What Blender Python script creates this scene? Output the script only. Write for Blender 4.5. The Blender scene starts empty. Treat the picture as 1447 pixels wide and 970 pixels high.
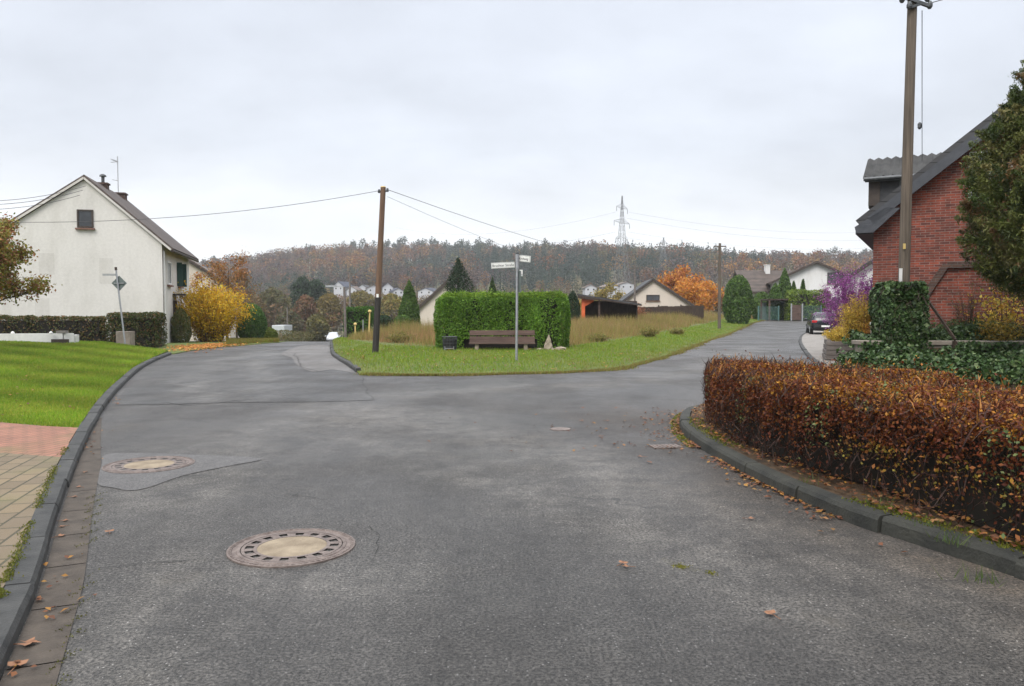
import bpy, math, random
import numpy as np
from mathutils import Vector, Matrix, Euler
from mathutils.geometry import delaunay_2d_cdt
R = math.radians
sc = bpy.context.scene
COL = sc.collection
rng = np.random.default_rng(11)
random.seed(5)

# ------------------------------------------------------------------ camera model (photo 1447 x 970)
F, CX, CY, EYE = 1085.0, 723.5, 485.0, 1.6
PITCH = math.atan(45.0 / F)
_c, _s = math.cos(PITCH), math.sin(PITCH)
def _dir(px, py):
    v = (CY - py) / F
    return (px - CX) / F, _c + v * _s, -_s + v * _c
def G(px, py, z=0.0):
    """ground point seen at a pixel of the photograph"""
    d = _dir(px, py); t = (z - EYE) / d[2]
    return (d[0] * t, d[1] * t)
def P(px, py, Y):
    """point at distance Y seen at a pixel of the photograph"""
    d = _dir(px, py); t = Y / d[1]
    return (d[0] * t, Y, EYE + d[2] * t)

# ------------------------------------------------------------------ terrain
def sm(a, b, x):
    t = np.clip((np.asarray(x, float) - a) / (b - a), 0, 1)
    return t * t * (3 - 2 * t)
def H(x, y):
    x = np.asarray(x, float); y = np.asarray(y, float)
    y0 = 37 + 68 * sm(-5, 22, x)
    d = np.maximum(0, y - y0)
    s = d * d / (d + 9)
    z = -12 * (1 - np.exp(-0.050 * s / 12))
    z = z + 0.6 * sm(45, 95, y) * sm(8, 25, x)
    t = x / np.maximum(y, 1.0)
    ridge = np.interp(t, [-0.8, -0.5, -0.39, -0.27, -0.1, 0.1, 0.22, 0.30, 0.4, 0.8],
                      [0.52, 0.60, 0.70, 0.87, 0.93, 0.98, 0.95, 0.84, 0.82, 0.80])
    z = z + 58 * sm(170, 700, y) * ridge + 4 * np.sin(x * 0.011) * np.sin(y * 0.017) * sm(200, 400, y)
    return z
def h(x, y): return float(H(x, y))

# ------------------------------------------------------------------ materials
class NT:
    def __init__(s, tree): s.t = tree; tree.nodes.clear()
    def __call__(s, typ, props=None, **inp):
        n = s.t.nodes.new(typ)
        for k, v in (props or {}).items(): setattr(n, k, v)
        for k, v in inp.items():
            k = int(k[1:]) if k[0] == '_' and k[1:].isdigit() else k.replace('_', ' ')
            s.set(n.inputs[k], v)
        return n
    def set(s, sock, v):
        if isinstance(v, bpy.types.NodeSocket): s.t.links.new(v, sock)
        elif isinstance(v, bpy.types.Node): s.t.links.new(v.outputs[0], sock)
        else:
            if hasattr(sock.default_value, '__len__') and not hasattr(v, '__len__'): v = (v,) * len(sock.default_value)
            if hasattr(sock.default_value, '__len__') and len(v) == 3 and len(sock.default_value) == 4: v = (*v, 1)
            sock.default_value = v
    def noise(s, co, scale, detail=4, rough=0.55):
        return s('ShaderNodeTexNoise', Vector=co, Scale=scale, Detail=detail, Roughness=rough).outputs[0]
    def ramp(s, fac, stops, interp='LINEAR'):
        n = s('ShaderNodeValToRGB', Fac=fac); e = n.color_ramp.elements; n.color_ramp.interpolation = interp
        while len(e) < len(stops): e.new(0.5)
        for q, (p, c) in zip(e, stops):
            q.position = p; q.color = (*c, 1) if hasattr(c, '__len__') else (c, c, c, 1)
        return n.outputs[0]
    def mix(s, fac, a, b, mode='MIX'):
        n = s('ShaderNodeMix', {'data_type': 'RGBA', 'blend_type': mode})
        s.set(n.inputs[0], fac); s.set(n.inputs[6], a); s.set(n.inputs[7], b)
        return n.outputs[2]
    def math(s, op, a, b=0.0, c=0.0):
        n = s('ShaderNodeMath', {'operation': op})
        s.set(n.inputs[0], a); s.set(n.inputs[1], b); s.set(n.inputs[2], c)
        return n.outputs[0]
    def out(s, shader):
        s('ShaderNodeOutputMaterial', Surface=shader)
def newmat(name):
    m = bpy.data.materials.new(name); m.use_nodes = True
    return m, NT(m.node_tree)
def noisy(name, c1, c2, scale=6, rough=0.7, bump=0.0, bscale=None, detail=5, metal=0.0, stretch=(1, 1, 1), spec=0.4):
    m, n = newmat(name)
    co = n('ShaderNodeTexCoord').outputs['Object']
    co = n('ShaderNodeMapping', Vector=co, Scale=stretch).outputs[0]
    f = n.noise(co, scale, detail)
    col = n.ramp(f, [(0.3, c1), (0.7, c2)])
    b = n('ShaderNodeBsdfPrincipled', Base_Color=col, Roughness=rough, Metallic=metal)
    b.inputs['Specular IOR Level'].default_value = spec
    if bump:
        bp = n('ShaderNodeBump', Strength=bump, Distance=0.02, Height=n.noise(co, bscale or scale * 4, 6))
        n.set(b.inputs['Normal'], bp)
    n.out(b); return m
def leafy(name, transl=0.3, rough=0.55, hue=0.0):
    """leaf material: colour of each leaf from the mesh, light passing through it"""
    m, n = newmat(name)
    c = n('ShaderNodeAttribute', {'attribute_name': 'Col'}).outputs['Color']
    b = n('ShaderNodeBsdfPrincipled', Base_Color=c, Roughness=rough)
    b.inputs['Specular IOR Level'].default_value = 0.25
    t = n('ShaderNodeBsdfTranslucent', Color=c)
    n.out(n('ShaderNodeMixShader', _0=transl, _1=b, _2=t)); return m

# ------------------------------------------------------------------ objects
ORG = {}
def tag(o, label=None, cat=None, group=None, kind=None):
    if label: o['label'] = label
    if cat: o['category'] = cat
    if group: o['group'] = group
    if kind: o['kind'] = kind
    return o
def thing(name, label, cat, loc=(0, 0, 0), rz=0.0, group=None):
    o = bpy.data.objects.new(name, None); COL.objects.link(o)
    o.location = loc; o.rotation_euler = (0, 0, rz); o.empty_display_size = 0.3
    return tag(o, label, cat, group)
def link(name, me, mats, parent=None, loc=None):
    o = bpy.data.objects.new(name, me); COL.objects.link(o)
    for m in (mats if isinstance(mats, (list, tuple)) else [mats]): me.materials.append(m)
    if parent: o.parent = parent
    if loc is not None: o.location = loc
    return o
def npmesh(name, verts, faces, cols=None, smooth=False):
    """verts (N,3), faces (M,k) with k constant"""
    me = bpy.data.meshes.new(name)
    verts = np.ascontiguousarray(verts, np.float32); faces = np.ascontiguousarray(faces, np.int32)
    k = faces.shape[1]
    me.vertices.add(len(verts)); me.vertices.foreach_set('co', verts.ravel())
    me.loops.add(faces.size); me.loops.foreach_set('vertex_index', faces.ravel())
    me.polygons.add(len(faces)); me.polygons.foreach_set('loop_start', np.arange(0, faces.size, k, dtype=np.int32))
    if smooth: me.polygons.foreach_set('use_smooth', np.ones(len(faces), bool))
    if cols is not None:
        a = me.color_attributes.new('Col', 'FLOAT_COLOR', 'POINT')
        cc = np.ones((len(verts), 4), np.float32); cc[:, :3] = cols
        a.data.foreach_set('color', cc.ravel())
    me.update(calc_edges=True); me.validate()
    return me
class MB:
    """collects shapes for ONE mesh object"""
    def __init__(s): s.v = []; s.f = []; s.mi = []; s.m = 0
    def add(s, vs, fs):
        b = len(s.v); s.v += [tuple(v) for v in vs]; s.f += [tuple(i + b for i in f) for f in fs]; s.mi += [s.m] * len(fs); return s
    def box(s, c, d, rz=0.0, rx=0.0, ry=0.0, taper=1.0):
        M = Matrix.Translation(c) @ Euler((rx, ry, rz)).to_matrix().to_4x4()
        x, y, z = d[0] / 2, d[1] / 2, d[2] / 2
        vs = [M @ Vector((a * x * (taper if q > 0 else 1), b * y * (taper if q > 0 else 1), q * z)) for q in (-1, 1) for a, b in ((-1, -1), (1, -1), (1, 1), (-1, 1))]
        return s.add(vs, [(3, 2, 1, 0), (4, 5, 6, 7), (0, 1, 5, 4), (1, 2, 6, 5), (2, 3, 7, 6), (3, 0, 4, 7)])
    def bb(s, x0, x1, y0, y1, z0, z1):
        return s.box(((x0 + x1) / 2, (y0 + y1) / 2, (z0 + z1) / 2), (x1 - x0, y1 - y0, z1 - z0))
    def beam(s, a, b, w, t):
        """bar of w x t from a to b (w sideways, t upwards)"""
        a, b = Vector(a), Vector(b); d = (b - a)
        up = Vector((0, 0, 1)) if abs(d.normalized().z) < 0.95 else Vector((0, 1, 0))
        sd = d.cross(up).normalized(); up = sd.cross(d).normalized()
        vs = [p + sd * i * w / 2 + up * j * t / 2 for p in (a, b) for i, j in ((-1, -1), (1, -1), (1, 1), (-1, 1))]
        return s.add(vs, [(0, 1, 2, 3), (7, 6, 5, 4), (0, 4, 5, 1), (1, 5, 6, 2), (2, 6, 7, 3), (3, 7, 4, 0)])
    def tube(s, pts, rad, n=8, cap=True):
        pts = [Vector(p) for p in pts]
        if not hasattr(rad, '__len__'): rad = [rad] * len(pts)
        vs, fs = [], []
        for i, p in enumerate(pts):
            d = (pts[min(i + 1, len(pts) - 1)] - pts[max(i - 1, 0)]).normalized()
            u = d.cross(Vector((0, 1, 0)) if abs(d.y) < 0.9 else Vector((1, 0, 0))).normalized(); w = d.cross(u)
            vs += [p + (u * math.cos(2 * math.pi * k / n) + w * math.sin(2 * math.pi * k / n)) * rad[i] for k in range(n)]
        for i in range(len(pts) - 1):
            for k in range(n):
                a, b = i * n + k, i * n + (k + 1) % n
                fs.append((a, b, b + n, a + n))
        if cap: fs += [tuple(range(n))[::-1], tuple(range((len(pts) - 1) * n, len(pts) * n))]
        return s.add(vs, fs)
    def prism(s, poly, d):
        """polygon (3-D points) pushed along d"""
        n = len(poly); d = Vector(d)
        vs = [Vector(p) for p in poly] + [Vector(p) + d for p in poly]
        return s.add(vs, [tuple(range(n))[::-1], tuple(range(n, 2 * n))] + [(i, (i + 1) % n, n + (i + 1) % n, n + i) for i in range(n)])
    def lathe(s, prof, n=24, c=(0, 0, 0)):
        vs, fs = [], []
        for r, z in prof:
            vs += [(c[0] + r * math.cos(2 * math.pi * k / n), c[1] + r * math.sin(2 * math.pi * k / n), c[2] + z) for k in range(n)]
        for i in range(len(prof) - 1):
            for k in range(n):
                a, b = i * n + k, i * n + (k + 1) % n
                fs.append((a, b, b + n, a + n))
        fs += [tuple(range(n))[::-1], tuple(range((len(prof) - 1) * n, len(prof) * n))]
        return s.add(vs, fs)
    def build(s, name, mats, parent=None, loc=None, smooth=False, bevel=0.0):
        me = bpy.data.meshes.new(name); me.from_pydata(s.v, [], s.f)
        me.polygons.foreach_set('material_index', s.mi)
        if smooth: me.polygons.foreach_set('use_smooth', [True] * len(s.f))
        me.update()
        o = link(name, me, mats, parent, loc)
        if bevel:
            b = o.modifiers.new('Bevel', 'BEVEL'); b.width = bevel; b.segments = 2; b.limit_method = 'ANGLE'; b.angle_limit = R(40)
        return o
def copy_tree(o, parent=None):
    c = o.copy(); COL.objects.link(c); c.parent = parent
    for ch in [q for q in bpy.data.objects if q.parent == o]: copy_tree(ch, c)
    return c

# ------------------------------------------------------------------ polygons and sheets
def inside(poly, x, y):
    poly = np.asarray(poly, float); r = np.zeros(len(x), bool); j = len(poly) - 1
    for i in range(len(poly)):
        xi, yi = poly[i]; xj, yj = poly[j]
        c = (yi > y) != (yj > y)
        if yi != yj: r ^= c & (x < (xj - xi) * (y - yi) / (yj - yi) + xi)
        j = i
    return r
def edge_dist(poly, x, y, closed=True):
    p = np.asarray(poly, float); d = np.full(len(x), 1e9)
    q = np.vstack([p, p[:1]]) if closed else p
    for a, b in zip(q[:-1], q[1:]):
        v = b - a; L = max((v * v).sum(), 1e-9)
        t = np.clip(((x - a[0]) * v[0] + (y - a[1]) * v[1]) / L, 0, 1)
        d = np.minimum(d, np.hypot(x - a[0] - t * v[0], y - a[1] - t * v[1]))
    return d
def smooth_path(pts, n=6, closed=False):
    """Catmull-Rom"""
    p = [np.array(q, float) for q in pts]; out = []
    N = len(p); rg = range(N) if closed else range(N - 1)
    for i in rg:
        a = p[(i - 1) % N] if closed or i > 0 else 2 * p[0] - p[1]
        b, c = p[i], p[(i + 1) % N]
        d = p[(i + 2) % N] if closed or i + 2 < N else 2 * p[-1] - p[-2]
        for k in range(n):
            t = k / n
            out.append(0.5 * ((2 * b) + (c - a) * t + (2 * a - 5 * b + 4 * c - d) * t * t + (3 * b - a - 3 * c + d) * t ** 3))
    if not closed: out.append(p[-1])
    return out
def resample(pts, step, closed=False):
    p = [np.array(q, float) for q in pts]
    if closed: p = p + [p[0]]
    out = []
    for a, b in zip(p[:-1], p[1:]):
        k = max(1, int(np.ceil(np.linalg.norm(b - a) / step)))
        out += [a + (b - a) * i / k for i in range(k)]
    if not closed: out.append(p[-1])
    return out
def even(pts, step):
    """points every step along an open path"""
    p = np.array(pts, float); L = np.r_[0, np.cumsum(np.linalg.norm(np.diff(p, axis=0), axis=1))]
    s = np.arange(0, L[-1], step)
    return np.c_[np.interp(s, L, p[:, 0]), np.interp(s, L, p[:, 1])]
def sheet(name, poly, zf, mat, grid=1.0, skirt=0.2, kind='structure'):
    """one conforming ground sheet inside a polygon, with an edge that goes down"""
    b = resample(poly, grid, True)
    bx = np.array(b)
    gx, gy = np.meshgrid(np.arange(bx[:, 0].min(), bx[:, 0].max(), grid), np.arange(bx[:, 1].min(), bx[:, 1].max(), grid))
    gx, gy = gx.ravel(), gy.ravel()
    k = inside(bx, gx, gy); gx, gy = gx[k], gy[k]
    k = edge_dist(bx, gx, gy) > grid * 0.4; gx, gy = gx[k], gy[k]
    pts = [Vector((float(q[0]), float(q[1]))) for q in b] + [Vector((float(x), float(y))) for x, y in zip(gx, gy)]
    n = len(b)
    vo, eo, fo, *_ = delaunay_2d_cdt(pts, [(i, (i + 1) % n) for i in range(n)], [], 1, 1e-5)
    v = [(p.x, p.y, float(zf(p.x, p.y))) for p in vo]
    f = [tuple(q) for q in fo]
    if skirt:
        a0 = len(v); v += [(q[0], q[1], float(zf(q[0], q[1]))) for q in b] + [(q[0], q[1], float(zf(q[0], q[1])) - skirt) for q in b]
        f += [(a0 + i, a0 + n + i, a0 + n + (i + 1) % n, a0 + (i + 1) % n) for i in range(n)]
    me = bpy.data.meshes.new(name); me.from_pydata(v, [], f); me.update()
    return tag(link(name, me, mat), kind=kind)
def kerb(name, path, zf, mat, width=0.15, height=0.1, side=1, stone=1.0, kind='structure'):
    """row of kerb stones along a path, width laid to the left (side=1) or right (-1) of it"""
    L = even(path, 0.1); mb = MB(); k = max(2, int(stone / 0.1))
    for i in range(0, len(L) - 2, k):
        seg = L[i:i + k + 1]
        if len(seg) < 2: continue
        seg = seg.copy(); d0 = seg[1] - seg[0]; d1 = seg[-1] - seg[-2]
        seg[0] += d0 * 0.07; seg[-1] -= d1 * 0.07; seg += rng.normal(0, 0.005, 2)
        jz = rng.normal(0, 0.006)
        prof = [(0, -0.1), (0.012, height - 0.03), (0.03, height), (width, height + 0.004), (width, -0.1)]
        vs, fs = [], []
        for j, p in enumerate(seg):
            d = seg[min(j + 1, len(seg) - 1)] - seg[max(j - 1, 0)]; d = d / (np.linalg.norm(d) + 1e-9)
            nn = np.array([-d[1], d[0]]) * side
            for w, z in prof:
                q = p + nn * w; vs.append((q[0], q[1], float(zf(p[0], p[1])) + z + jz))
        m = len(prof)
        for j in range(len(seg) - 1):
            for t in range(m - 1):
                a = j * m + t; fs.append((a, a + 1, a + m + 1, a + m))
        fs += [tuple(range(m))[::-1], tuple(range((len(seg) - 1) * m, len(seg) * m))]
        mb.add(vs, fs)
    return tag(mb.build(name, mat), kind=kind)

# ------------------------------------------------------------------ foliage
def unit(n): 
    v = rng.normal(size=(n, 3)); return v / np.linalg.norm(v, axis=1, keepdims=True)
def pick(cols, n, w=None, jit=0.18):
    c = np.array(cols, float)[rng.choice(len(cols), n, p=None if w is None else np.array(w, float) / sum(w))]
    return np.clip(c * rng.uniform(1 - jit, 1 + jit, (n, 1)) * rng.uniform(0.94, 1.06, (n, 3)), 0, 1)
def leaf_arrays(pts, size, nrm=None, aspect=0.55, spread=0.9, up=0.0):
    """a folded rhombus per point; nrm pulls the leaf to face that way, up pulls its tip upwards"""
    n = len(pts); size = np.broadcast_to(size, (n,))[:, None] * rng.uniform(0.7, 1.3, (n, 1))
    N = unit(n) * spread
    if nrm is not None: N = N + nrm
    N /= np.linalg.norm(N, axis=1, keepdims=True) + 1e-9
    T = unit(n); T[:, 2] += up
    T -= N * (T * N).sum(1, keepdims=True); T /= np.linalg.norm(T, axis=1, keepdims=True) + 1e-9
    B = np.cross(N, T)
    v = np.stack([pts - T * size * 0.5, pts + B * size * aspect * 0.5 + N * size * 0.12, pts + T * size * 0.5, pts - B * size * aspect * 0.5 + N * size * 0.12], 1)
    return v.reshape(-1, 3), np.arange(4 * n).reshape(n, 4)
def leaves(name, pts, size, cols, mat, parent=None, loc=None, **k):
    v, f = leaf_arrays(pts, size, **k)
    me = npmesh(name, v, f, np.repeat(cols, 4, 0))
    return link(name, me, mat, parent, loc)
def blades(name, x, y, z, hh, w, cols, mat, lean=0.4, parent=None):
    n = len(x); hh = np.broadcast_to(hh, (n,)); w = np.broadcast_to(w, (n,))
    a = rng.uniform(0, 2 * np.pi, n); b = rng.uniform(0, 2 * np.pi, n); l = rng.uniform(0, lean, n) * hh
    p = np.stack([x, y, z], 1)
    s = np.stack([np.cos(a), np.sin(a), np.zeros(n)], 1) * (w / 2)[:, None]
    tip = p + np.stack([np.cos(b) * l, np.sin(b) * l, hh], 1)
    v = np.stack([p - s, p + s, tip], 1).reshape(-1, 3)
    return tag(link(name, npmesh(name, v, np.arange(3 * n).reshape(n, 3), np.repeat(cols, 3, 0)), mat, parent), kind='stuff')
def wob(p, s, seed=0):
    """cheap smooth noise in -1..1"""
    r = np.random.default_rng(seed); o = np.zeros(len(p))
    for i in range(5):
        k = r.normal(size=3) * s * (1 + 0.6 * i); o += np.sin(p @ k + r.uniform(0, 6.3)) / (1 + 0.5 * i)
    return o / 2.2
def hedge_points(poly, z0, hh, n, depth=0.12, seed=0, rough=0.06, top=0.16):
    """points in the outer shell of a clipped hedge: (pts, outward normals)"""
    p = np.array(poly, float)
    if np.sum(p[:, 0] * np.roll(p[:, 1], -1) - np.roll(p[:, 0], -1) * p[:, 1]) < 0: p = p[::-1]
    q = np.roll(p, -1, 0); L = np.linalg.norm(q - p, axis=1)
    bb = np.ptp(p, axis=0); area = 0.75 * bb[0] * bb[1]
    ns = int(n * L.sum() * hh / (L.sum() * hh + area)); nt = n - ns
    e = rng.choice(len(p), ns, p=L / L.sum()); t = rng.random(ns)[:, None]
    xy = p[e] * (1 - t) + q[e] * t
    nx = np.stack([(q - p)[e][:, 1], -(q - p)[e][:, 0]], 1) / L[e][:, None]
    zz = rng.random(ns) ** 0.9 * hh
    ins = rng.exponential(depth, ns)
    r = np.clip((zz - (hh - top)) / top, 0, 1); ins = ins + top * 0.8 * r ** 2
    xy = xy - nx * ins[:, None]
    S = np.c_[xy, zz]; SN = np.c_[nx, 0.25 + r]
    X, Y = [], []
    while len(X) < nt:
        x = rng.uniform(p[:, 0].min(), p[:, 0].max(), nt); y = rng.uniform(p[:, 1].min(), p[:, 1].max(), nt)
        k = inside(p, x, y); X += list(x[k]); Y += list(y[k])
    X, Y = np.array(X[:nt]), np.array(Y[:nt])
    ed = np.clip(edge_dist(p, X, Y) / top, 0, 1)
    T = np.c_[X, Y, hh - top * 0.6 * (1 - ed) ** 2 - rng.exponential(depth, nt)]
    TN = np.tile([0, 0, 1.0], (nt, 1))
    A, NN = np.r_[S, T], np.r_[SN, TN]
    NN /= np.linalg.norm(NN, axis=1, keepdims=True)
    A = A + NN * (wob(A, 2.2, seed) * rough)[:, None]
    k = A[:, 2] > 0.02; A, NN = A[k], NN[k]
    A[:, 2] += z0 if not callable(z0) else z0(A[:, 0], A[:, 1])
    return A, NN
def shrink(poly, d):
    p = np.array(poly, float); c = p.mean(0); v = p - c
    return c + v * (1 - d / np.linalg.norm(v, axis=1, keepdims=True))
def blob_points(c, r, n, depth=0.25, seed=0, rough=0.2, freq=1.2, zmin=None, power=2.0):
    """points in the outer shell of an uneven rounded mass"""
    d = unit(n); d2 = np.sign(d) * np.abs(d) ** (2 / power)
    rad = 1 + rough * wob(d, freq * 2, seed)
    rad = rad * (1 - np.minimum(rng.exponential(depth, n), 0.85))
    p = d2 * np.array(r) * rad[:, None] + np.array(c)
    if zmin is not None:
        k = p[:, 2] > zmin; p, d = p[k], d[k]
    return p, d
def branching(base, height, spread, n_limb=6, r0=0.12, lean=(0, 0), sub=4, twig=3, clear=0.3, seed=0, uptilt=0.9):
    """trunk, limbs and twigs: (MB trunk, MB limbs, twig end points)"""
    r = random.Random(seed); tr = MB(); lb = MB(); ends = []
    b = Vector(base); top = b + Vector((lean[0], lean[1], height * 0.72))
    def q(t): return b.lerp(top, t) + Vector((math.sin(t * 5 + seed) * 0.04, math.cos(t * 4 + seed) * 0.04, 0)) * height * 0.3
    tr.tube([b - Vector((0, 0, 0.1))] + [q(i / 6) for i in range(1, 7)], [r0 * 1.25] + [r0 * (1 - 0.75 * i / 6) for i in range(1, 7)], 8)
    for i in range(n_limb):
        t = clear + (1 - clear) * (i + r.random() * 0.6) / n_limb
        s = q(t); a = i * 2.4 + r.random(); L = spread * (1.15 - 0.5 * t) * r.uniform(0.75, 1.1)
        d = Vector((math.cos(a), math.sin(a), uptilt * r.uniform(0.4, 1.0))).normalized()
        e = s + d * L; m = s.lerp(e, 0.5) + Vector((0, 0, 0.06 * L))
        rr = r0 * 0.5 * (1.1 - 0.6 * t)
        lb.tube([s, m, e], [rr, rr * 0.7, rr * 0.3], 5, False)
        for j in range(sub):
            u = 0.3 + 0.7 * (j + r.random()) / sub
            s2 = s.lerp(e, u) + Vector((0, 0, 0.06 * L * (1 - abs(2 * u - 1))))
            d2 = (d + Vector((r.uniform(-1, 1), r.uniform(-1, 1), r.uniform(-0.3, 0.9)))).normalized()
            e2 = s2 + d2 * L * r.uniform(0.3, 0.55)
            lb.tube([s2, e2], [rr * 0.4, rr * 0.12], 4, False)
            for k in range(twig):
                s3 = s2.lerp(e2, r.uniform(0.3, 1)); d3 = (d2 + Vector((r.uniform(-1, 1), r.uniform(-1, 1), r.uniform(-0.6, 0.8)))).normalized()
                e3 = s3 + d3 * L * r.uniform(0.14, 0.3)
                lb.tube([s3, e3], [rr * 0.15, rr * 0.06], 3, False); ends.append((s3, e3))
    return tr, lb, ends
def twig_leaves(ends, per, scatter):
    a = np.array([s for s, e in ends]); b = np.array([e for s, e in ends])
    i = np.repeat(np.arange(len(a)), per); t = rng.random((len(i), 1))
    return a[i] * (1 - t) + b[i] * t + rng.normal(0, scatter, (len(i), 3))
# ================================================================== camera, sky, sun
cam = bpy.data.cameras.new('camera'); co = bpy.data.objects.new('camera', cam); COL.objects.link(co)
cam.sensor_width = 36; cam.lens = F / 1447 * 36; cam.clip_start = 0.05; cam.clip_end = 6000
co.location = (0, 0, EYE); co.rotation_euler = (R(90) - PITCH, 0, 0)
sc.camera = co
SUN_EL, SUN_AZ = R(48), R(205)          # azimuth from +Y towards +X
W = bpy.data.worlds.new('World'); sc.world = W; W.use_nodes = True
n = NT(W.node_tree)
sky = n('ShaderNodeTexSky', {'sky_type': 'NISHITA', 'sun_disc': False, 'sun_elevation': SUN_EL, 'sun_rotation': SUN_AZ})
g = n('ShaderNodeTexCoord').outputs['Generated']
sep = n('ShaderNodeSeparateXYZ', Vector=g)
# overcast cover: dirs flattened like a cloud deck seen from below
zz = n.math('MAXIMUM', sep.outputs[2], 0.0)
den = n.math('ADD', zz, 0.36)
deck = n('ShaderNodeCombineXYZ', X=n.math('DIVIDE', sep.outputs[0], den), Y=n.math('DIVIDE', sep.outputs[1], den), Z=0.0)
c1 = n.noise(n('ShaderNodeMapping', Vector=deck, Location=(3.1, 0.7, 0), Scale=(0.8, 1.1, 1)), 1.0, 6, 0.55)
c2 = n.noise(n('ShaderNodeMapping', Vector=deck, Location=(9.1, 4.7, 0), Scale=(0.9, 1.3, 1)), 3.2, 6, 0.55)
cl = n.math('ADD', n.math('MULTIPLY', c1, 0.7), n.math('MULTIPLY', c2, 0.3))
base = n.ramp(zz, [(0.0, (6.5, 6.5, 6.5)), (0.10, (5.85, 5.95, 6.15)), (0.2, (4.95, 5.2, 5.65)), (0.42, (5.0, 5.3, 5.9)), (0.7, (13.0, 13.2, 13.8)), (1.0, (17.5, 17.6, 18.0))])
# brighter break low in the left half of the view
lft = n('ShaderNodeMapRange', Value=n.math('SUBTRACT', 0.0, sep.outputs[0]), From_Min=-0.35, From_Max=0.45, To_Min=0.0, To_Max=1.0).outputs[0]
low = n('ShaderNodeMapRange', Value=zz, From_Min=0.26, From_Max=0.06, To_Min=0.0, To_Max=1.0).outputs[0]
brk = n.math('MULTIPLY', n.math('MULTIPLY', lft, low), 0.18)
shade = n('ShaderNodeMapRange', Value=cl, From_Min=0.36, From_Max=0.64, To_Min=0.82, To_Max=1.10).outputs[0]
cloud = n.mix(1.0, base, n('ShaderNodeCombineXYZ', X=n.math('ADD', shade, brk), Y=n.math('ADD', shade, brk), Z=n.math('ADD', shade, n.math('MULTIPLY', brk, 1.0))), 'MULTIPLY')
col = n.mix(0.93, sky, cloud)
bg = n('ShaderNodeBackground', Color=col, Strength=0.1)
n('ShaderNodeOutputWorld', Surface=bg)
sd = bpy.data.lights.new('sun', 'SUN'); so = bpy.data.objects.new('sun', sd); COL.objects.link(so)
sd.energy = 1.5; sd.angle = R(30); sd.color = (1.0, 0.96, 0.9)
so.rotation_euler = Vector((-math.sin(SUN_AZ) * math.cos(SUN_EL), -math.cos(SUN_AZ) * math.cos(SUN_EL), -math.sin(SUN_EL))).to_track_quat('-Z', 'Y').to_euler()
so.location = (-10, -20, 40)
v = sc.view_settings; sc.display_settings.display_device = 'sRGB'
v.view_transform = 'Standard'; v.look = 'None'; v.exposure = 0.8; v.gamma = 1; v.use_curve_mapping = False
cy = sc.cycles; cy.max_bounces = 6; cy.diffuse_bounces = 3; cy.glossy_bounces = 2; cy.transmission_bounces = 4; cy.volume_bounces = 0; cy.transparent_max_bounces = 8
cy.use_adaptive_sampling = True; cy.adaptive_threshold = 0.015; cy.caustics_reflective = False; cy.caustics_refractive = False
try: cy.use_denoising = True; cy.denoiser = 'OPENIMAGEDENOISE'
except Exception: pass

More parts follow.
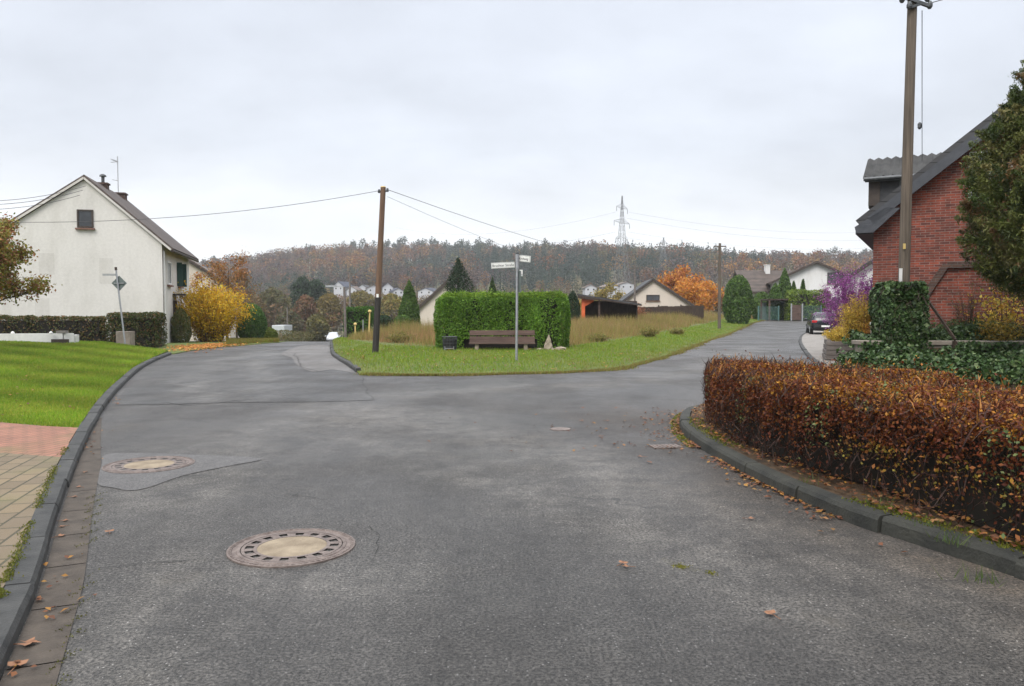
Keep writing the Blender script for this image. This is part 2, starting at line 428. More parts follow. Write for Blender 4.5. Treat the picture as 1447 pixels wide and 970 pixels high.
# ================================================================== ground materials
def asphalt(name, dark, light, scale=0.33, speck=0.5, rough=0.62, tint=(1, 1, 1), cracks=True):
    m, n = newmat(name)
    co = n('ShaderNodeTexCoord').outputs['Object']
    d = lambda c: tuple(c * t for t in tint)
    big = n.noise(n('ShaderNodeMapping', Vector=co, Rotation=(0, 0, 0.35), Scale=(2.2, 0.6, 1)), scale, 10, 0.72)
    mid = n.noise(co, 2.3, 6, 0.7)
    f = n.math('ADD', n.math('MULTIPLY', big, 0.75), n.math('MULTIPLY', mid, 0.25))
    col = n.ramp(f, [(0.42, d(dark)), (0.50, d((dark + light) / 2)), (0.57, d(light))])
    gr = n.noise(co, 55, 4, 0.8)
    md = n.noise(co, 11, 5, 0.75)
    col = n.mix(1.0, col, n.ramp(md, [(0.34, 1 - speck * 0.5), (0.5, 1.0), (0.66, 1 + speck * 0.45)]), 'MULTIPLY')
    col = n.mix(1.0, col, n.ramp(gr, [(0.40, 1 - speck * 1.35), (0.5, 1.0), (0.60, 1 + speck * 1.6)]), 'MULTIPLY')
    vo = n('ShaderNodeTexVoronoi', Vector=co, Scale=42.0)
    lightstone = n.math('MULTIPLY', n.math('LESS_THAN', vo.outputs['Distance'], 0.20), n.math('GREATER_THAN', n('ShaderNodeSeparateColor', Color=vo.outputs['Color']).outputs[0], 0.86))
    col = n.mix(n.math('MULTIPLY', lightstone, 0.55), col, (0.33, 0.32, 0.31))
    at = n('ShaderNodeSeparateColor', Color=n('ShaderNodeAttribute', {'attribute_name': 'Wear'}).outputs['Color'])
    brk = n.ramp(n.noise(co, 2.6, 9, 0.72), [(0.34, 0.0), (0.62, 1.0)])
    col = n.mix(n.math('MULTIPLY', at.outputs[0], n.math('MULTIPLY', brk, 1.0)), col, n.mix(1.0, col, (2.4, 2.38, 2.3), 'MULTIPLY'))
    col = n.mix(n.math('MULTIPLY', at.outputs[1], n.ramp(brk, [(0.0, 0.35), (1.0, 0.85)])), col, n.mix(1.0, col, (0.95, 0.74, 0.55), 'MULTIPLY'))
    # dirt and moss stains
    st = n.noise(co, 0.8, 8, 0.7)
    col = n.mix(n.ramp(st, [(0.60, 0.0), (0.75, 0.45)]), col, (0.10, 0.085, 0.06))
    hgt = gr
    if cracks:
        wv = n('ShaderNodeVectorMath', {'operation': 'ADD'}); n.set(wv.inputs[0], co)
        w2 = n('ShaderNodeVectorMath', {'operation': 'SCALE'}); n.set(w2.inputs[0], n('ShaderNodeTexNoise', Vector=co, Scale=1.6, Detail=5.0).outputs['Color']); w2.inputs['Scale'].default_value = 0.9
        n.set(wv.inputs[1], w2)
        ve = n('ShaderNodeTexVoronoi', {'feature': 'DISTANCE_TO_EDGE'}, Vector=wv, Scale=0.42)
        msk = n.ramp(n.noise(co, 0.22, 2), [(0.54, 0.0), (0.64, 1.0)])
        ck = n.math('MULTIPLY', n.math('LESS_THAN', ve.outputs['Distance'], 0.0075), msk)
        col = n.mix(n.math('MULTIPLY', ck, 0.7), col, (0.02, 0.02, 0.02))
        hgt = n.math('SUBTRACT', gr, ck)
    wet = n.ramp(n.noise(co, 0.5, 5), [(0.42, rough - 0.06), (0.6, rough + 0.16)])
    b = n('ShaderNodeBsdfPrincipled', Base_Color=col, Roughness=wet)
    b.inputs['Specular IOR Level'].default_value = 0.45
    n.set(b.inputs['Normal'], n('ShaderNodeBump', Strength=0.9, Distance=0.02, Height=hgt))
    n.out(b); return m
M = {}
M['asphalt'] = asphalt('asphalt', 0.031, 0.055, rough=0.46, speck=0.58, tint=(1.07, 1.0, 0.92))
M['asphalt_dark'] = asphalt('asphalt_dark', 0.031, 0.056, 0.5, rough=0.5, tint=(1.04, 1, 0.95))
M['asphalt_beige'] = asphalt('asphalt_beige', 0.09, 0.12, 0.6, 0.25, tint=(1.06, 1.0, 0.95), cracks=False)
M['patch'] = asphalt('patch', 0.09, 0.112, 0.8, 0.22, tint=(1.03, 1, 0.98), cracks=False)
M['gutter'] = noisy('gutter', (0.036, 0.028, 0.021), (0.075, 0.06, 0.046), 7, 0.75, 0.4, 60)
M['kerb'] = noisy('kerb', (0.020, 0.021, 0.021), (0.055, 0.055, 0.052), 5, 0.7, 0.4, 50)
M['kerb_moss'] = noisy('kerb_moss', (0.016, 0.017, 0.015), (0.045, 0.045, 0.036), 4, 0.8, 0.5, 40)
M['soil'] = noisy('soil', (0.03, 0.02, 0.011), (0.085, 0.05, 0.024), 6, 0.9, 0.6, 40)
M['concrete'] = noisy('concrete', (0.16, 0.145, 0.13), (0.24, 0.225, 0.205), 1.4, 0.8, 0.25, 40)
M['turf'] = noisy('turf', (0.055, 0.085, 0.012), (0.11, 0.13, 0.03), 0.8, 0.9, 0.5, 30)
M['dry_turf'] = noisy('dry_turf', (0.10, 0.095, 0.03), (0.2, 0.14, 0.065), 0.25, 0.95, 0.6, 10)
M['country'] = noisy('country', (0.05, 0.06, 0.018), (0.12, 0.085, 0.04), 0.02, 0.95, 0.3, 1)
def pavers(name, c1, c2, mortar, rot, bw=0.21, bh=0.11):
    m, n = newmat(name)
    co = n('ShaderNodeMapping', Vector=n('ShaderNodeTexCoord').outputs['Object'], Rotation=(0, 0, rot)).outputs[0]
    b = n('ShaderNodeTexBrick', Vector=co, Color1=c1, Color2=c2, Mortar=mortar, Scale=1.0, Mortar_Size=0.010, Mortar_Smooth=0.2, Bias=0.0, Brick_Width=bw, Row_Height=bh)
    col = n.mix(0.55, b.outputs[0], n.ramp(n.noise(co, 3.5, 6), [(0.35, tuple(x * 0.55 for x in c1)), (0.6, tuple(x * 1.15 for x in c2))]))
    col = n.mix(n.math('MULTIPLY', b.outputs[1], 0.85), col, mortar)
    col = n.mix(n.ramp(n.noise(co, 0.9, 5), [(0.5, 0.0), (0.68, 0.5)]), col, (0.12, 0.12, 0.045))
    p = n('ShaderNodeBsdfPrincipled', Base_Color=col, Roughness=0.8)
    n.set(p.inputs['Normal'], n('ShaderNodeBump', Strength=0.7, Distance=0.012, Height=n.math('SUBTRACT', n.noise(co, 60, 4), n.math('MULTIPLY', b.outputs[1], 3.0))))
    n.out(p); return m
M['paver_tan'] = pavers('paver_tan', (0.235, 0.175, 0.10), (0.12, 0.092, 0.06), (0.05, 0.045, 0.025), R(76), 0.30, 0.17)
M['paver_red'] = pavers('paver_red', (0.30, 0.135, 0.085), (0.25, 0.115, 0.075), (0.12, 0.07, 0.05), R(104))

# ================================================================== terrain, one sheet to the horizon
ys = np.r_[np.linspace(-60, 60, 41)[:-1], 60 * (900 / 60) ** (np.linspace(0, 1, 80))]
xs = np.sinh(np.linspace(-4.6, 4.6, 131)) / np.sinh(4.6) * 950
X, Y = np.meshgrid(xs, ys)
near = np.clip((140 - Y) / 30, 0, 1) * (np.abs(X) < 80)
Z = H(X, Y) - 0.06 - 0.12 * near
I = np.arange(X.size).reshape(X.shape)
fa = np.stack([I[:-1, :-1], I[:-1, 1:], I[1:, 1:], I[1:, :-1]], -1).reshape(-1, 4)
tag(link('terrain', npmesh('terrain', np.c_[X.ravel(), Y.ravel(), Z.ravel()], fa, smooth=True), M['country']), kind='structure')

# ================================================================== outlines traced on the ground
KL_px = [(7, 950), (36, 882), (59, 824), (89.6, 716), (116, 642), (142.6, 589), (166, 555), (199, 523), (222, 510), (244, 501)]
KL = [np.array(G(*q)) for q in KL_px]
d0 = KL[0] - KL[1]; d0 /= np.linalg.norm(d0)
KL = [KL[0] + d0 * (6 - 0.8 * k) for k in range(7)] + smooth_path(KL, 8)                      # left kerb, near to far
RL = [np.array(G(*q)) for q in [(271, 496), (312, 491), (343, 489), (374, 485.8), (395, 483.5)]] + [np.array(q) for q in [(-15.5, 55), (-22, 80), (-39, 140)]]
IK = [np.array(G(*q)) for q in [(466, 486), (467, 500), (475, 508), (489, 516), (503, 527)]]
IF = [np.array(G(*q)) for q in [(520, 530), (552, 531), (600, 531.5), (660, 531), (731, 529), (803, 527), (875, 522), (911, 513), (947, 503), (983, 489), (1021, 475.5), (1062, 463.5), (1104, 455.5), (1130, 451.5)]]
FR = [np.array(q) for q in [(46, 102), (30, 112), (5, 118), (-31, 140), (-20.5, 96), (-13.2, 62)]]
RD_px = [(1162, 535), (1151, 516), (1137, 501), (1128.5, 485), (1131, 475.6), (1141, 470.5)]
RD = [np.array(G(*q)) for q in RD_px]
KR_px = [(1000, 580), (985, 582), (968, 587), (960, 598), (963, 612), (980, 628), (996, 639), (1032, 660), (1068, 680), (1122, 706), (1203, 741), (1281, 767), (1382, 800), (1445, 821)]
KR = [np.array(G(*q)) for q in KR_px]
d1 = KR[-1] - KR[-2]; d1 /= np.linalg.norm(d1)
KR = smooth_path(KR + [KR[-1] + d1 * 1.5, KR[-1] + d1 * 3 + np.array((0.3, 0)), np.array((6.5, -0.5)), np.array((9, -4))], 6)
kl0 = KL[0]
road_poly = [q + np.array((-0.1, 0)) for q in KL] + RL + [np.array((-31, 141))] + [np.array((60, 122)), np.array((60, 88)), np.array((26, 62)), np.array((16, 30)), np.array((12, 15)), np.array((12, -8)), np.array((kl0[0] - 0.1, -8))]
road = sheet('road', road_poly, lambda x, y: h(x, y), M['asphalt'], 0.7, 0.0)
def wear(o):
    """worn wheel tracks (r) and dirt washed to the edges (g), as they lie on this road"""
    n_ = len(o.data.vertices); c = np.empty(n_ * 3); o.data.vertices.foreach_get('co', c); c = c.reshape(-1, 3); x, y = c[:, 0], c[:, 1]
    T = [([(1700, 960), (1447, 868), (1250, 800), (1000, 716), (760, 638), (600, 596), (470, 577)], 0.75), ([(1300, 905), (1000, 800), (700, 680), (520, 620)], 0.35), ([(90, 960), (200, 870), (330, 815), (420, 800), (520, 815)], 0.4), ([(240, 700), (330, 640), (420, 600), (600, 585)], 0.7),
         ([(300, 566), (268, 540), (290, 520), (340, 503), (380, 495)], 0.35), ([(360, 560), (372, 530), (362, 512), (390, 500)], 0.3), ([(560, 560), (700, 548), (860, 545), (1000, 520), (1060, 490)], 0.5)]
    r = np.zeros(n_)
    for px, w in T: r = np.maximum(r, np.exp(-(edge_dist([G(*q) for q in px], x, y, False) / w) ** 2))
    g = np.exp(-edge_dist(KR, x, y, False) / 0.45) + 0.7 * np.exp(-edge_dist(IF, x, y, False) / 0.35) + 0.6 * np.exp(-(np.hypot(x - 2.0, y - 11.4) / 1.5) ** 2)
    col = np.ones((n_, 4), np.float32); col[:, 0] = r; col[:, 1] = np.clip(g, 0, 1); col[:, 2] = 0
    a = o.data.color_attributes.new('Wear', 'FLOAT_COLOR', 'POINT'); a.data.foreach_set('color', col.ravel())
wear(road)

# resurfaced lengths and patches of the road, each its own thin sheet
def patch(name, px, mat, up, n=3, world=None):
    p = [np.array(G(*q)) for q in px] if world is None else world
    return sheet(name, smooth_path(p, n, True), lambda x, y: h(x, y) + up, mat, 0.8, 0.0)
pl = [np.array(G(*q)) for q in [(159, 573), (250, 571.5), (340, 569), (440, 568.5), (527, 566), (519, 548), (511, 532), (505, 528.5), (491, 517.5), (478, 510), (470, 502), (468, 492), (466, 487), (400, 485), (375, 487.5), (345, 490.5), (313, 493), (272, 498), (246, 503.5), (222, 513), (202, 526.5), (172, 557)]]
wear(sheet('resurfaced_road', pl, lambda x, y: h(x, y) + 0.005, M['asphalt_dark'], 0.6, 0.0))
patch('repaired_strip', [(466, 489), (468, 500), (478, 510), (490, 518), (502, 528), (470, 523), (440, 526), (418, 515), (412, 506), (396, 501), (410, 494), (430, 489)], M['asphalt_beige'], 0.010)
patch('asphalt_patch', [(138, 684), (143, 660), (150, 643), (200, 641), (290, 644), (345, 646), (370, 650), (330, 658), (262, 672), (215, 688), (185, 694), (160, 690)], M['patch'], 0.005, 4)

# gutter strip along the left kerb
GL = even(KL, 0.25); GL = GL[(GL[:, 1] < G(150, 585)[1])]
dv = np.gradient(GL, axis=0); dv /= np.linalg.norm(dv, axis=1, keepdims=True)
wd = np.clip((GL[-1, 1] - GL[:, 1]) / 4, 0.15, 1)[:, None]
right = GL + np.c_[dv[:, 1], -dv[:, 0]] * 0.22 * wd
mb = MB()
for i in range(0, len(GL) - 3, 3):
    k = slice(i, i + 4); a, b = GL[k], right[k]
    a = a.copy(); b = b.copy(); a[0] += (a[1] - a[0]) * 0.05; b[0] += (b[1] - b[0]) * 0.05
    vs = [(p[0], p[1], h(*p) + 0.006) for p in a] + [(p[0], p[1], h(*p) + 0.006) for p in b]
    mb.add(vs, [(j, j + 4, j + 5, j + 1) for j in range(3)])
tag(mb.build('gutter', M['gutter']), kind='structure')

# ================================================================== kerbs
kerb('kerb', KL, lambda x, y: h(x, y), M['kerb'], 0.15, 0.085, 1)
kerb('kerb', smooth_path(IK, 5), lambda x, y: h(x, y), M['kerb'], 0.14, 0.10, 1)
kerb('kerb', smooth_path(RD, 5), lambda x, y: h(x, y), M['kerb'], 0.15, 0.07, -1)
kerb('kerb', KR[4:], lambda x, y: h(x, y), M['kerb_moss'], 0.15, 0.12, 1)

# ================================================================== lawns and beds
def lawn_z(x, y):
    return H(x, y) + 0.085 + 0.04 * np.maximum(0, -np.asarray(x) - 11.5) * sm(10, 26, y)
off = lambda path, w: [p + w * np.array((-d[1], d[0])) / np.linalg.norm(d) for p, d in zip(path, np.gradient(np.array(path), axis=0))]
KLi = off(KL, 0.155)
yj = G(111, 619)[1]
a_l = [p for p in KLi if p[1] > yj - 0.05]
jl = np.array(G(0, 597, 0.085))
lawn_poly = a_l + [np.array((-15.4, 30.6)), np.array((-17, 31.8)), np.array((-40, 31.0)), np.array((-40, jl[1] + 1.2)), jl, np.array(G(60, 602, 0.085))]
sheet('lawn', lawn_poly, lambda x, y: float(lawn_z(x, y)), M['turf'], 0.9, 0.15)
yr = G(95, 646)[1]
drive_in = [p for p in KLi if yr < p[1] <= yj - 0.05]
red = [np.array(G(0, 640, 0.085))] + [np.array(G(95, 646.5, 0.085))] + drive_in[1:] + [a_l[0], np.array(G(60, 602, 0.085)), jl, np.array((-40, jl[1] + 1.2)), np.array((-40, jl[1] - 0.9))]
sheet('red_paving', red, lambda x, y: h(x, y) + 0.085, M['paver_red'], 0.8, 0.15)
tan = [np.array(G(95, 646.5, 0.085)), np.array(G(0, 640, 0.085)), np.array((-40, jl[1] - 0.9)), np.array((-40, KLi[0][1]))] + [p for p in KLi if p[1] <= yr]
sheet('driveway', tan, lambda x, y: h(x, y) + 0.085, M['paver_tan'], 0.8, 0.15)
# verge and yard at the left house
yard = [np.array(G(246, 501)), *RL, np.array((-70, 140)), np.array((-70, 30)), np.array((-40, 31.05)), np.array((-17, 31.85)), np.array((-15.4, 30.65))]
sheet('verge', yard, lambda x, y: h(x, y) + 0.03, M['turf'], 2.0, 0.1)
# grass island between the two roads and the dry field behind it
IKi = off(IK, 0.13)
IKi[-1] = IF[0] + np.array((-0.25, 0.1))
isl = IKi + smooth_path(IF, 4) + FR
def izv(x, y):
    sh_ = np.shape(x); x = np.atleast_1d(np.asarray(x, float)).ravel(); y = np.atleast_1d(np.asarray(y, float)).ravel(); e = edge_dist(IF, x, y, False)
    z = H(x, y) + 0.016 + 0.075 * sm(-6.5, -7.6, x) + 0.10 * sm(0.0, 3.0, e) + 0.35 * sm(30, 70, y) * sm(-9, -2, x) * sm(0.5, 8, e)
    return z.reshape(sh_) if sh_ else z[0]
isl_z = lambda x, y: float(izv(x, y))
sheet('meadow', isl, isl_z, M['turf'], 1.3, 0.12)
# concrete forecourt on the right
sheet('forecourt', [RD[0] + np.array((0.16, -1.5))] + [p + np.array((0.16, 0)) for p in smooth_path(RD, 3)] + [np.array((27, 60)), np.array((60, 87)), np.array((60, 30)), np.array((14, 30)), np.array((9.4, 20)), np.array((8, 15))], lambda x, y: h(x, y) + 0.06, M['concrete'], 1.2, 0.08)
# bed behind the right kerb
KRi = off(KR, 0.155)
bed = KRi[5:] + [np.array((16, -4)), np.array((16, 16)), np.array((9, 17.5)), np.array((7.6, 16)), np.array((6.2, 13.5)), np.array((4.2, 12.0))]
bed_z = lambda x, y: h(x, y) + 0.11 + 0.12 * float(sm(3, 7, x) * sm(9, 14, y))
sheet('planting_bed', bed, bed_z, M['soil'], 0.6, 0.1)
TER = [np.array(q) for q in [(7.0, 15.15), (10, 14.95), (16, 14.2), (24, 14), (30, 40), (18, 40), (9.3, 20.2), (8.4, 18), (7.3, 16.4)]]
sheet('garden_terrace', TER, lambda x, y: 0.88, M['soil'], 0.8, 0.9)

# ================================================================== grass
def sample(poly, n, dens=lambda x, y: 1.0, ex=()):
    poly = np.array(poly); lo, hi = poly.min(0), poly.max(0); xs, ys = [], []
    got = 0
    while got < n:
        x = rng.uniform(lo[0], hi[0], n); y = rng.uniform(lo[1], hi[1], n)
        k = inside(poly, x, y); x, y = x[k], y[k]
        k = rng.random(len(x)) < dens(x, y); x, y = x[k], y[k]
        for e in ex:
            k = ~inside(e, x, y); x, y = x[k], y[k]
        xs.append(x); ys.append(y); got += len(x)
    return np.concatenate(xs)[:n], np.concatenate(ys)[:n]
M['grass'] = leafy('grass', 0.35, 0.6)
GREEN = [(0.148, 0.255, 0.018), (0.195, 0.29, 0.022), (0.115, 0.21, 0.016), (0.25, 0.275, 0.04)]
vis = [q for q in lawn_poly]
lp = np.array(lawn_poly); lp = np.array([q if q[0] > -27 else (-27, q[1]) for q in lp])
x, y = sample(lp, 190000, lambda x, y: np.clip((9 / np.maximum(y, 6)) ** 1.5, 0.05, 1) * (x > -0.72 * y - 1))
z = lawn_z(x, y)
# mowing passes: longer and shorter swathes, their sheen put into the blade colour
swath = np.sin((x * 0.55 + y * 0.83) * 2 * np.pi / 1.7 + 0.6 * wob(np.c_[x, y, 0 * x], 0.5, 41))
hh = (0.036 + 0.006 * swath) * rng.uniform(0.6, 1.3, len(x)) * np.clip(y / 11, 1, 2)
cols = pick(GREEN, len(x)) * (1 + 0.17 * swath[:, None]) * (1 + 0.22 * wob(np.c_[x, y, 0 * x], 0.9, 45))[:, None]; cols[wob(np.c_[x, y, 0 * x], 0.6, 3) > 0.35] *= (1.15, 1.02, 1.2)
blades('grass', x, y, z, hh, 0.006 * np.clip(y / 6, 1, 6), cols, M['grass'], 0.8)
DRY = [np.array(q) for q in ([G(*p) for p in [(488, 486), (520, 489.5), (545, 492), (612, 495), (700, 496), (805, 494), (850, 488), (900, 480), (960, 470), (1010, 463), (1050, 457), (1090, 451)]] + [(33, 90), (22, 93), (5, 90), (-6, 78), (-9.6, 52)])]
HEDGE_F = [np.array(q) for q in [(-3.08, 30.95), (-3.0, 30.55), (-2.75, 30.28), (-2.4, 30.2), (1.5, 30.2), (1.95, 30.3), (2.22, 30.6), (2.3, 31.0), (2.2, 31.45), (1.9, 31.75), (-2.6, 31.8), (-2.95, 31.5)]]
x, y = sample(isl, 150000, lambda x, y: np.clip((20 / np.maximum(y, 18)) ** 1.3, 0.03, 1), [DRY, HEDGE_F])
ed = edge_dist(IF + IK, x, y, False)
cols = pick(GREEN, len(x)); e = np.exp(-ed / 0.35)[:, None] * rng.random((len(x), 1)) * 1.3
pat = np.clip(wob(np.c_[x, y, 0 * x], 0.5, 8), 0, 1)[:, None]
cols = cols * (1 - np.clip(e, 0, 1)) + np.array((0.2, 0.13, 0.05)) * np.clip(e, 0, 1)
cols = cols * (1 - 0.5 * pat) + np.array((0.24, 0.23, 0.045)) * 0.5 * pat
hh = rng.uniform(0.04, 0.1, len(x)) * np.clip(0.35 + ed / 0.8, 0.4, 1)
blades('grass', x, y, izv(x, y), hh, 0.012 * np.clip(y / 18, 1, 4), cols, M['grass'], 0.8)
# ragged brown edge where the turf meets the asphalt
ef = np.array(smooth_path(IF, 6)); i = rng.integers(0, len(ef) - 1, 26000); tq = rng.random((26000, 1))
q = ef[i] * (1 - tq) + ef[i + 1] * tq; sp_ = 0.10 + 0.10 * wob(np.c_[q, 0 * i], 1.1, 66)
q = q + rng.normal(0, 1, (26000, 2)) * np.clip(sp_, 0.03, 0.3)[:, None]
blades('dry_grass', q[:, 0], q[:, 1], H(q[:, 0], q[:, 1]) + 0.004, rng.uniform(0.02, 0.07, 26000), 0.02 * np.clip(q[:, 1] / 20, 1, 3), pick([(0.26, 0.19, 0.07), (0.2, 0.2, 0.035), (0.17, 0.11, 0.05), (0.15, 0.19, 0.025)], 26000), M['grass'], 1.0)
x, y = sample(DRY, 190000, lambda x, y: np.clip((36 / np.maximum(y, 34)) ** 1.2, 0.03, 1) * (0.35 + 0.65 * (wob(np.c_[x, y, 0 * x], 0.4, 5) > -0.3)) * np.clip(0.12 + edge_dist(DRY[:12], x, y, False) / 2.4 + 0.35 * wob(np.c_[x, y, 0 * x], 0.8, 19), 0.02, 1), [HEDGE_F])
ed = edge_dist(DRY, x, y); wv = wob(np.c_[x, y, 0 * x], 0.45, 21)
gmix = np.clip(0.36 + 1.15 * wv + 0.9 * np.exp(-ed / 2.4), 0, 0.9)[:, None] * rng.random((len(x), 1))
cols = pick([(0.32, 0.21, 0.09), (0.40, 0.28, 0.13), (0.26, 0.16, 0.075), (0.34, 0.18, 0.10)], len(x)) * (1 - gmix) + pick([(0.16, 0.21, 0.03), (0.23, 0.24, 0.05)], len(x)) * gmix
hh = rng.uniform(0.2, 1.0, len(x)) ** 1.2 * np.clip(0.32 + ed / 3.5, 0.32, 1) * (1 + 0.4 * wv)
blades('dry_grass', x, y, izv(x, y), hh, rng.uniform(0.012, 0.03, len(x)) * np.clip(y / 40, 1, 2), cols, M['grass'], 0.55)
# rough verge by the left house
vp = [np.array(G(*q)) for q in [(320, 489), (345, 487.5), (374, 485), (394, 483.2), (394, 478), (320, 480)]]
x, y = sample(vp, 9000); cols = pick([(0.13, 0.16, 0.02), (0.17, 0.16, 0.03), (0.2, 0.13, 0.04)], len(x))
blades('grass', x, y, H(x, y) + 0.03, rng.uniform(0.06, 0.25, len(x)), 0.03, cols, M['grass'], 0.7)

# cracks and joints in the asphalt
M['crack'] = noisy('crack', (0.018, 0.018, 0.017), (0.03, 0.03, 0.028), 9, 0.9)
def crack(px, w, seed, up=0.0075):
    r = np.random.default_rng(seed); L = even(np.array([G(*q) for q in px]), 0.06); L = np.vstack([L, L[-1:] + 1e-3])
    j = np.cumsum(r.normal(0, 0.012, (len(L), 2)), 0); j -= np.linspace(0, 1, len(L))[:, None] * j[-1]; L = L + j * 0.8 + r.normal(0, 0.006, L.shape)
    d = np.gradient(L, axis=0); d /= np.linalg.norm(d, axis=1, keepdims=True) + 1e-9; nn = np.c_[-d[:, 1], d[:, 0]]
    ww = w * r.uniform(0.15, 1.0, len(L)) * np.clip(np.minimum(np.arange(len(L)), np.arange(len(L))[::-1]) / 5, 0.05, 1)
    mb = MB(); a, b = L + nn * ww[:, None] / 2, L - nn * ww[:, None] / 2
    vs = [(p[0], p[1], h(*p) + up) for p in a] + [(p[0], p[1], h(*p) + up) for p in b]; n = len(L)
    mb.add(vs, [(k + 1, k, k + n, k + n + 1) for k in range(n - 1)]); return tag(mb.build('road_crack', M['crack']), kind='structure')
crack([(108, 808), (170, 801), (240, 795), (328, 789)], 0.012, 1)
crack([(160, 573.6), (250, 572), (340, 569.6), (440, 569), (528, 566.6)], 0.014, 2)
crack([(225, 568), (262, 573.5), (300, 571), (340, 565)], 0.03, 3)
crack([(385, 695), (425, 703), (455, 708), (480, 712)], 0.012, 4)
crack([(528, 566), (519, 548), (511, 533)], 0.016, 5)
crack([(500, 735), (530, 752), (540, 775), (520, 800)], 0.006, 6)
crack([(418, 500), (425, 520), (450, 526), (505, 529)], 0.03, 8, 0.014)
# ================================================================== building materials
def brickmat(name, c1, c2, mortar, scale=1.0):
    m, n = newmat(name)
    co = n('ShaderNodeTexCoord').outputs['Object']; s = n('ShaderNodeSeparateXYZ', Vector=co)
    uv = n('ShaderNodeCombineXYZ', X=n.math('ADD', s.outputs[0], s.outputs[1]), Y=s.outputs[2], Z=0.0)
    b = n('ShaderNodeTexBrick', Vector=uv, Color1=c1, Color2=c2, Mortar=mortar, Scale=scale, Mortar_Size=0.007, Mortar_Smooth=0.1, Bias=-0.1, Brick_Width=0.215, Row_Height=0.062)
    col = n.mix(1.0, b.outputs[0], n.ramp(n.noise(uv, 5.0, 5, 0.7), [(0.3, 0.6), (0.7, 1.3)]), 'MULTIPLY')
    col = n.mix(1.0, col, n.ramp(n.noise(co, 0.7, 4), [(0.35, 0.8), (0.65, 1.1)]), 'MULTIPLY')
    p = n('ShaderNodeBsdfPrincipled', Base_Color=col, Roughness=0.85)
    n.set(p.inputs['Normal'], n('ShaderNodeBump', Strength=0.6, Distance=0.01, Height=n.math('SUBTRACT', n.noise(co, 50, 3), n.math('MULTIPLY', b.outputs[1], 2.0))))
    n.out(p); return m
def tiles(name, c1, c2, row=0.33, w=0.28, axis='y'):
    """roof covering: rows across the slope, made from height and length"""
    m, n = newmat(name)
    co = n('ShaderNodeTexCoord').outputs['Object']; s = n('ShaderNodeSeparateXYZ', Vector=co)
    uv = n('ShaderNodeCombineXYZ', X=s.outputs[1] if axis == 'y' else s.outputs[0], Y=n.math('MULTIPLY', s.outputs[2], 1.5), Z=0.0)
    b = n('ShaderNodeTexBrick', Vector=uv, Color1=c1, Color2=c2, Mortar=tuple(x * 0.3 for x in c1), Scale=1.0, Mortar_Size=0.02, Mortar_Smooth=0.5, Brick_Width=w, Row_Height=row)
    col = n.mix(1.0, b.outputs[0], n.ramp(n.noise(co, 1.2, 6), [(0.3, 0.7), (0.7, 1.35)]), 'MULTIPLY')
    p = n('ShaderNodeBsdfPrincipled', Base_Color=col, Roughness=0.7)
    n.set(p.inputs['Normal'], n('ShaderNodeBump', Strength=0.8, Distance=0.03, Height=n.math('SUBTRACT', 1.0, b.outputs[1])))
    n.out(p); return m
def render_wall(name, c, stain=(0.4, 0.38, 0.33), amt=0.5):
    m, n = newmat(name)
    co = n('ShaderNodeTexCoord').outputs['Object']
    a = n.ramp(n.noise(n('ShaderNodeMapping', Vector=co, Scale=(1, 1, 0.35)), 0.9, 6, 0.65), [(0.45, 0.0), (0.75, amt)])
    col = n.mix(a, c, stain)
    col = n.mix(1.0, col, n.ramp(n.noise(co, 9, 5), [(0.3, 0.93), (0.7, 1.04)]), 'MULTIPLY')
    p = n('ShaderNodeBsdfPrincipled', Base_Color=col, Roughness=0.9)
    n.set(p.inputs['Normal'], n('ShaderNodeBump', Strength=0.25, Distance=0.01, Height=n.noise(co, 60, 4)))
    n.out(p); return m
M['brick'] = brickmat('brick', (0.245, 0.052, 0.027), (0.085, 0.025, 0.019), (0.19, 0.14, 0.12))
M['cream'] = render_wall('cream', (0.63, 0.61, 0.575), (0.38, 0.36, 0.32), 0.45)
M['plaster'] = render_wall('plaster', (0.57, 0.55, 0.515), (0.38, 0.36, 0.32), amt=0.6)
M['white'] = render_wall('white', (0.66, 0.655, 0.64))
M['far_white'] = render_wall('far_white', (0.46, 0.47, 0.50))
M['pinkish'] = render_wall('pinkish', (0.58, 0.51, 0.44))
M['slate'] = noisy('slate', (0.040, 0.044, 0.052), (0.060, 0.064, 0.074), 5, 0.55, 0.3, 30)
M['slate_dark'] = noisy('slate_dark', (0.016, 0.017, 0.019), (0.034, 0.035, 0.038), 6, 0.6, 0.2, 30)
M['roof_brown'] = tiles('roof_brown', (0.085, 0.062, 0.05), (0.06, 0.045, 0.038))
M['roof_dark'] = tiles('roof_dark', (0.05, 0.05, 0.052), (0.035, 0.035, 0.038))
M['roof_grey'] = tiles('roof_grey', (0.17, 0.13, 0.11), (0.12, 0.095, 0.08))
M['roof_blue'] = tiles('roof_blue', (0.05, 0.06, 0.09), (0.04, 0.045, 0.07))
M['corrugated'] = noisy('corrugated', (0.018, 0.018, 0.018), (0.05, 0.05, 0.048), 2.2, 0.85, 0.2, 30)
M['glass'] = noisy('glass', (0.015, 0.018, 0.022), (0.03, 0.035, 0.042), 2, 0.12, spec=0.7)
M['frame_white'] = noisy('frame_white', (0.68, 0.68, 0.66), (0.76, 0.76, 0.74), 4, 0.5)
M['frame_dark'] = noisy('frame_dark', (0.03, 0.022, 0.018), (0.055, 0.04, 0.03), 6, 0.6)
M['sill'] = noisy('sill', (0.14, 0.075, 0.055), (0.22, 0.12, 0.09), 8, 0.8)
M['shutter'] = noisy('shutter', (0.012, 0.045, 0.035), (0.02, 0.065, 0.05), 8, 0.6)
M['dark_brick'] = brickmat('dark_brick', (0.10, 0.05, 0.035), (0.065, 0.035, 0.028), (0.09, 0.08, 0.07))
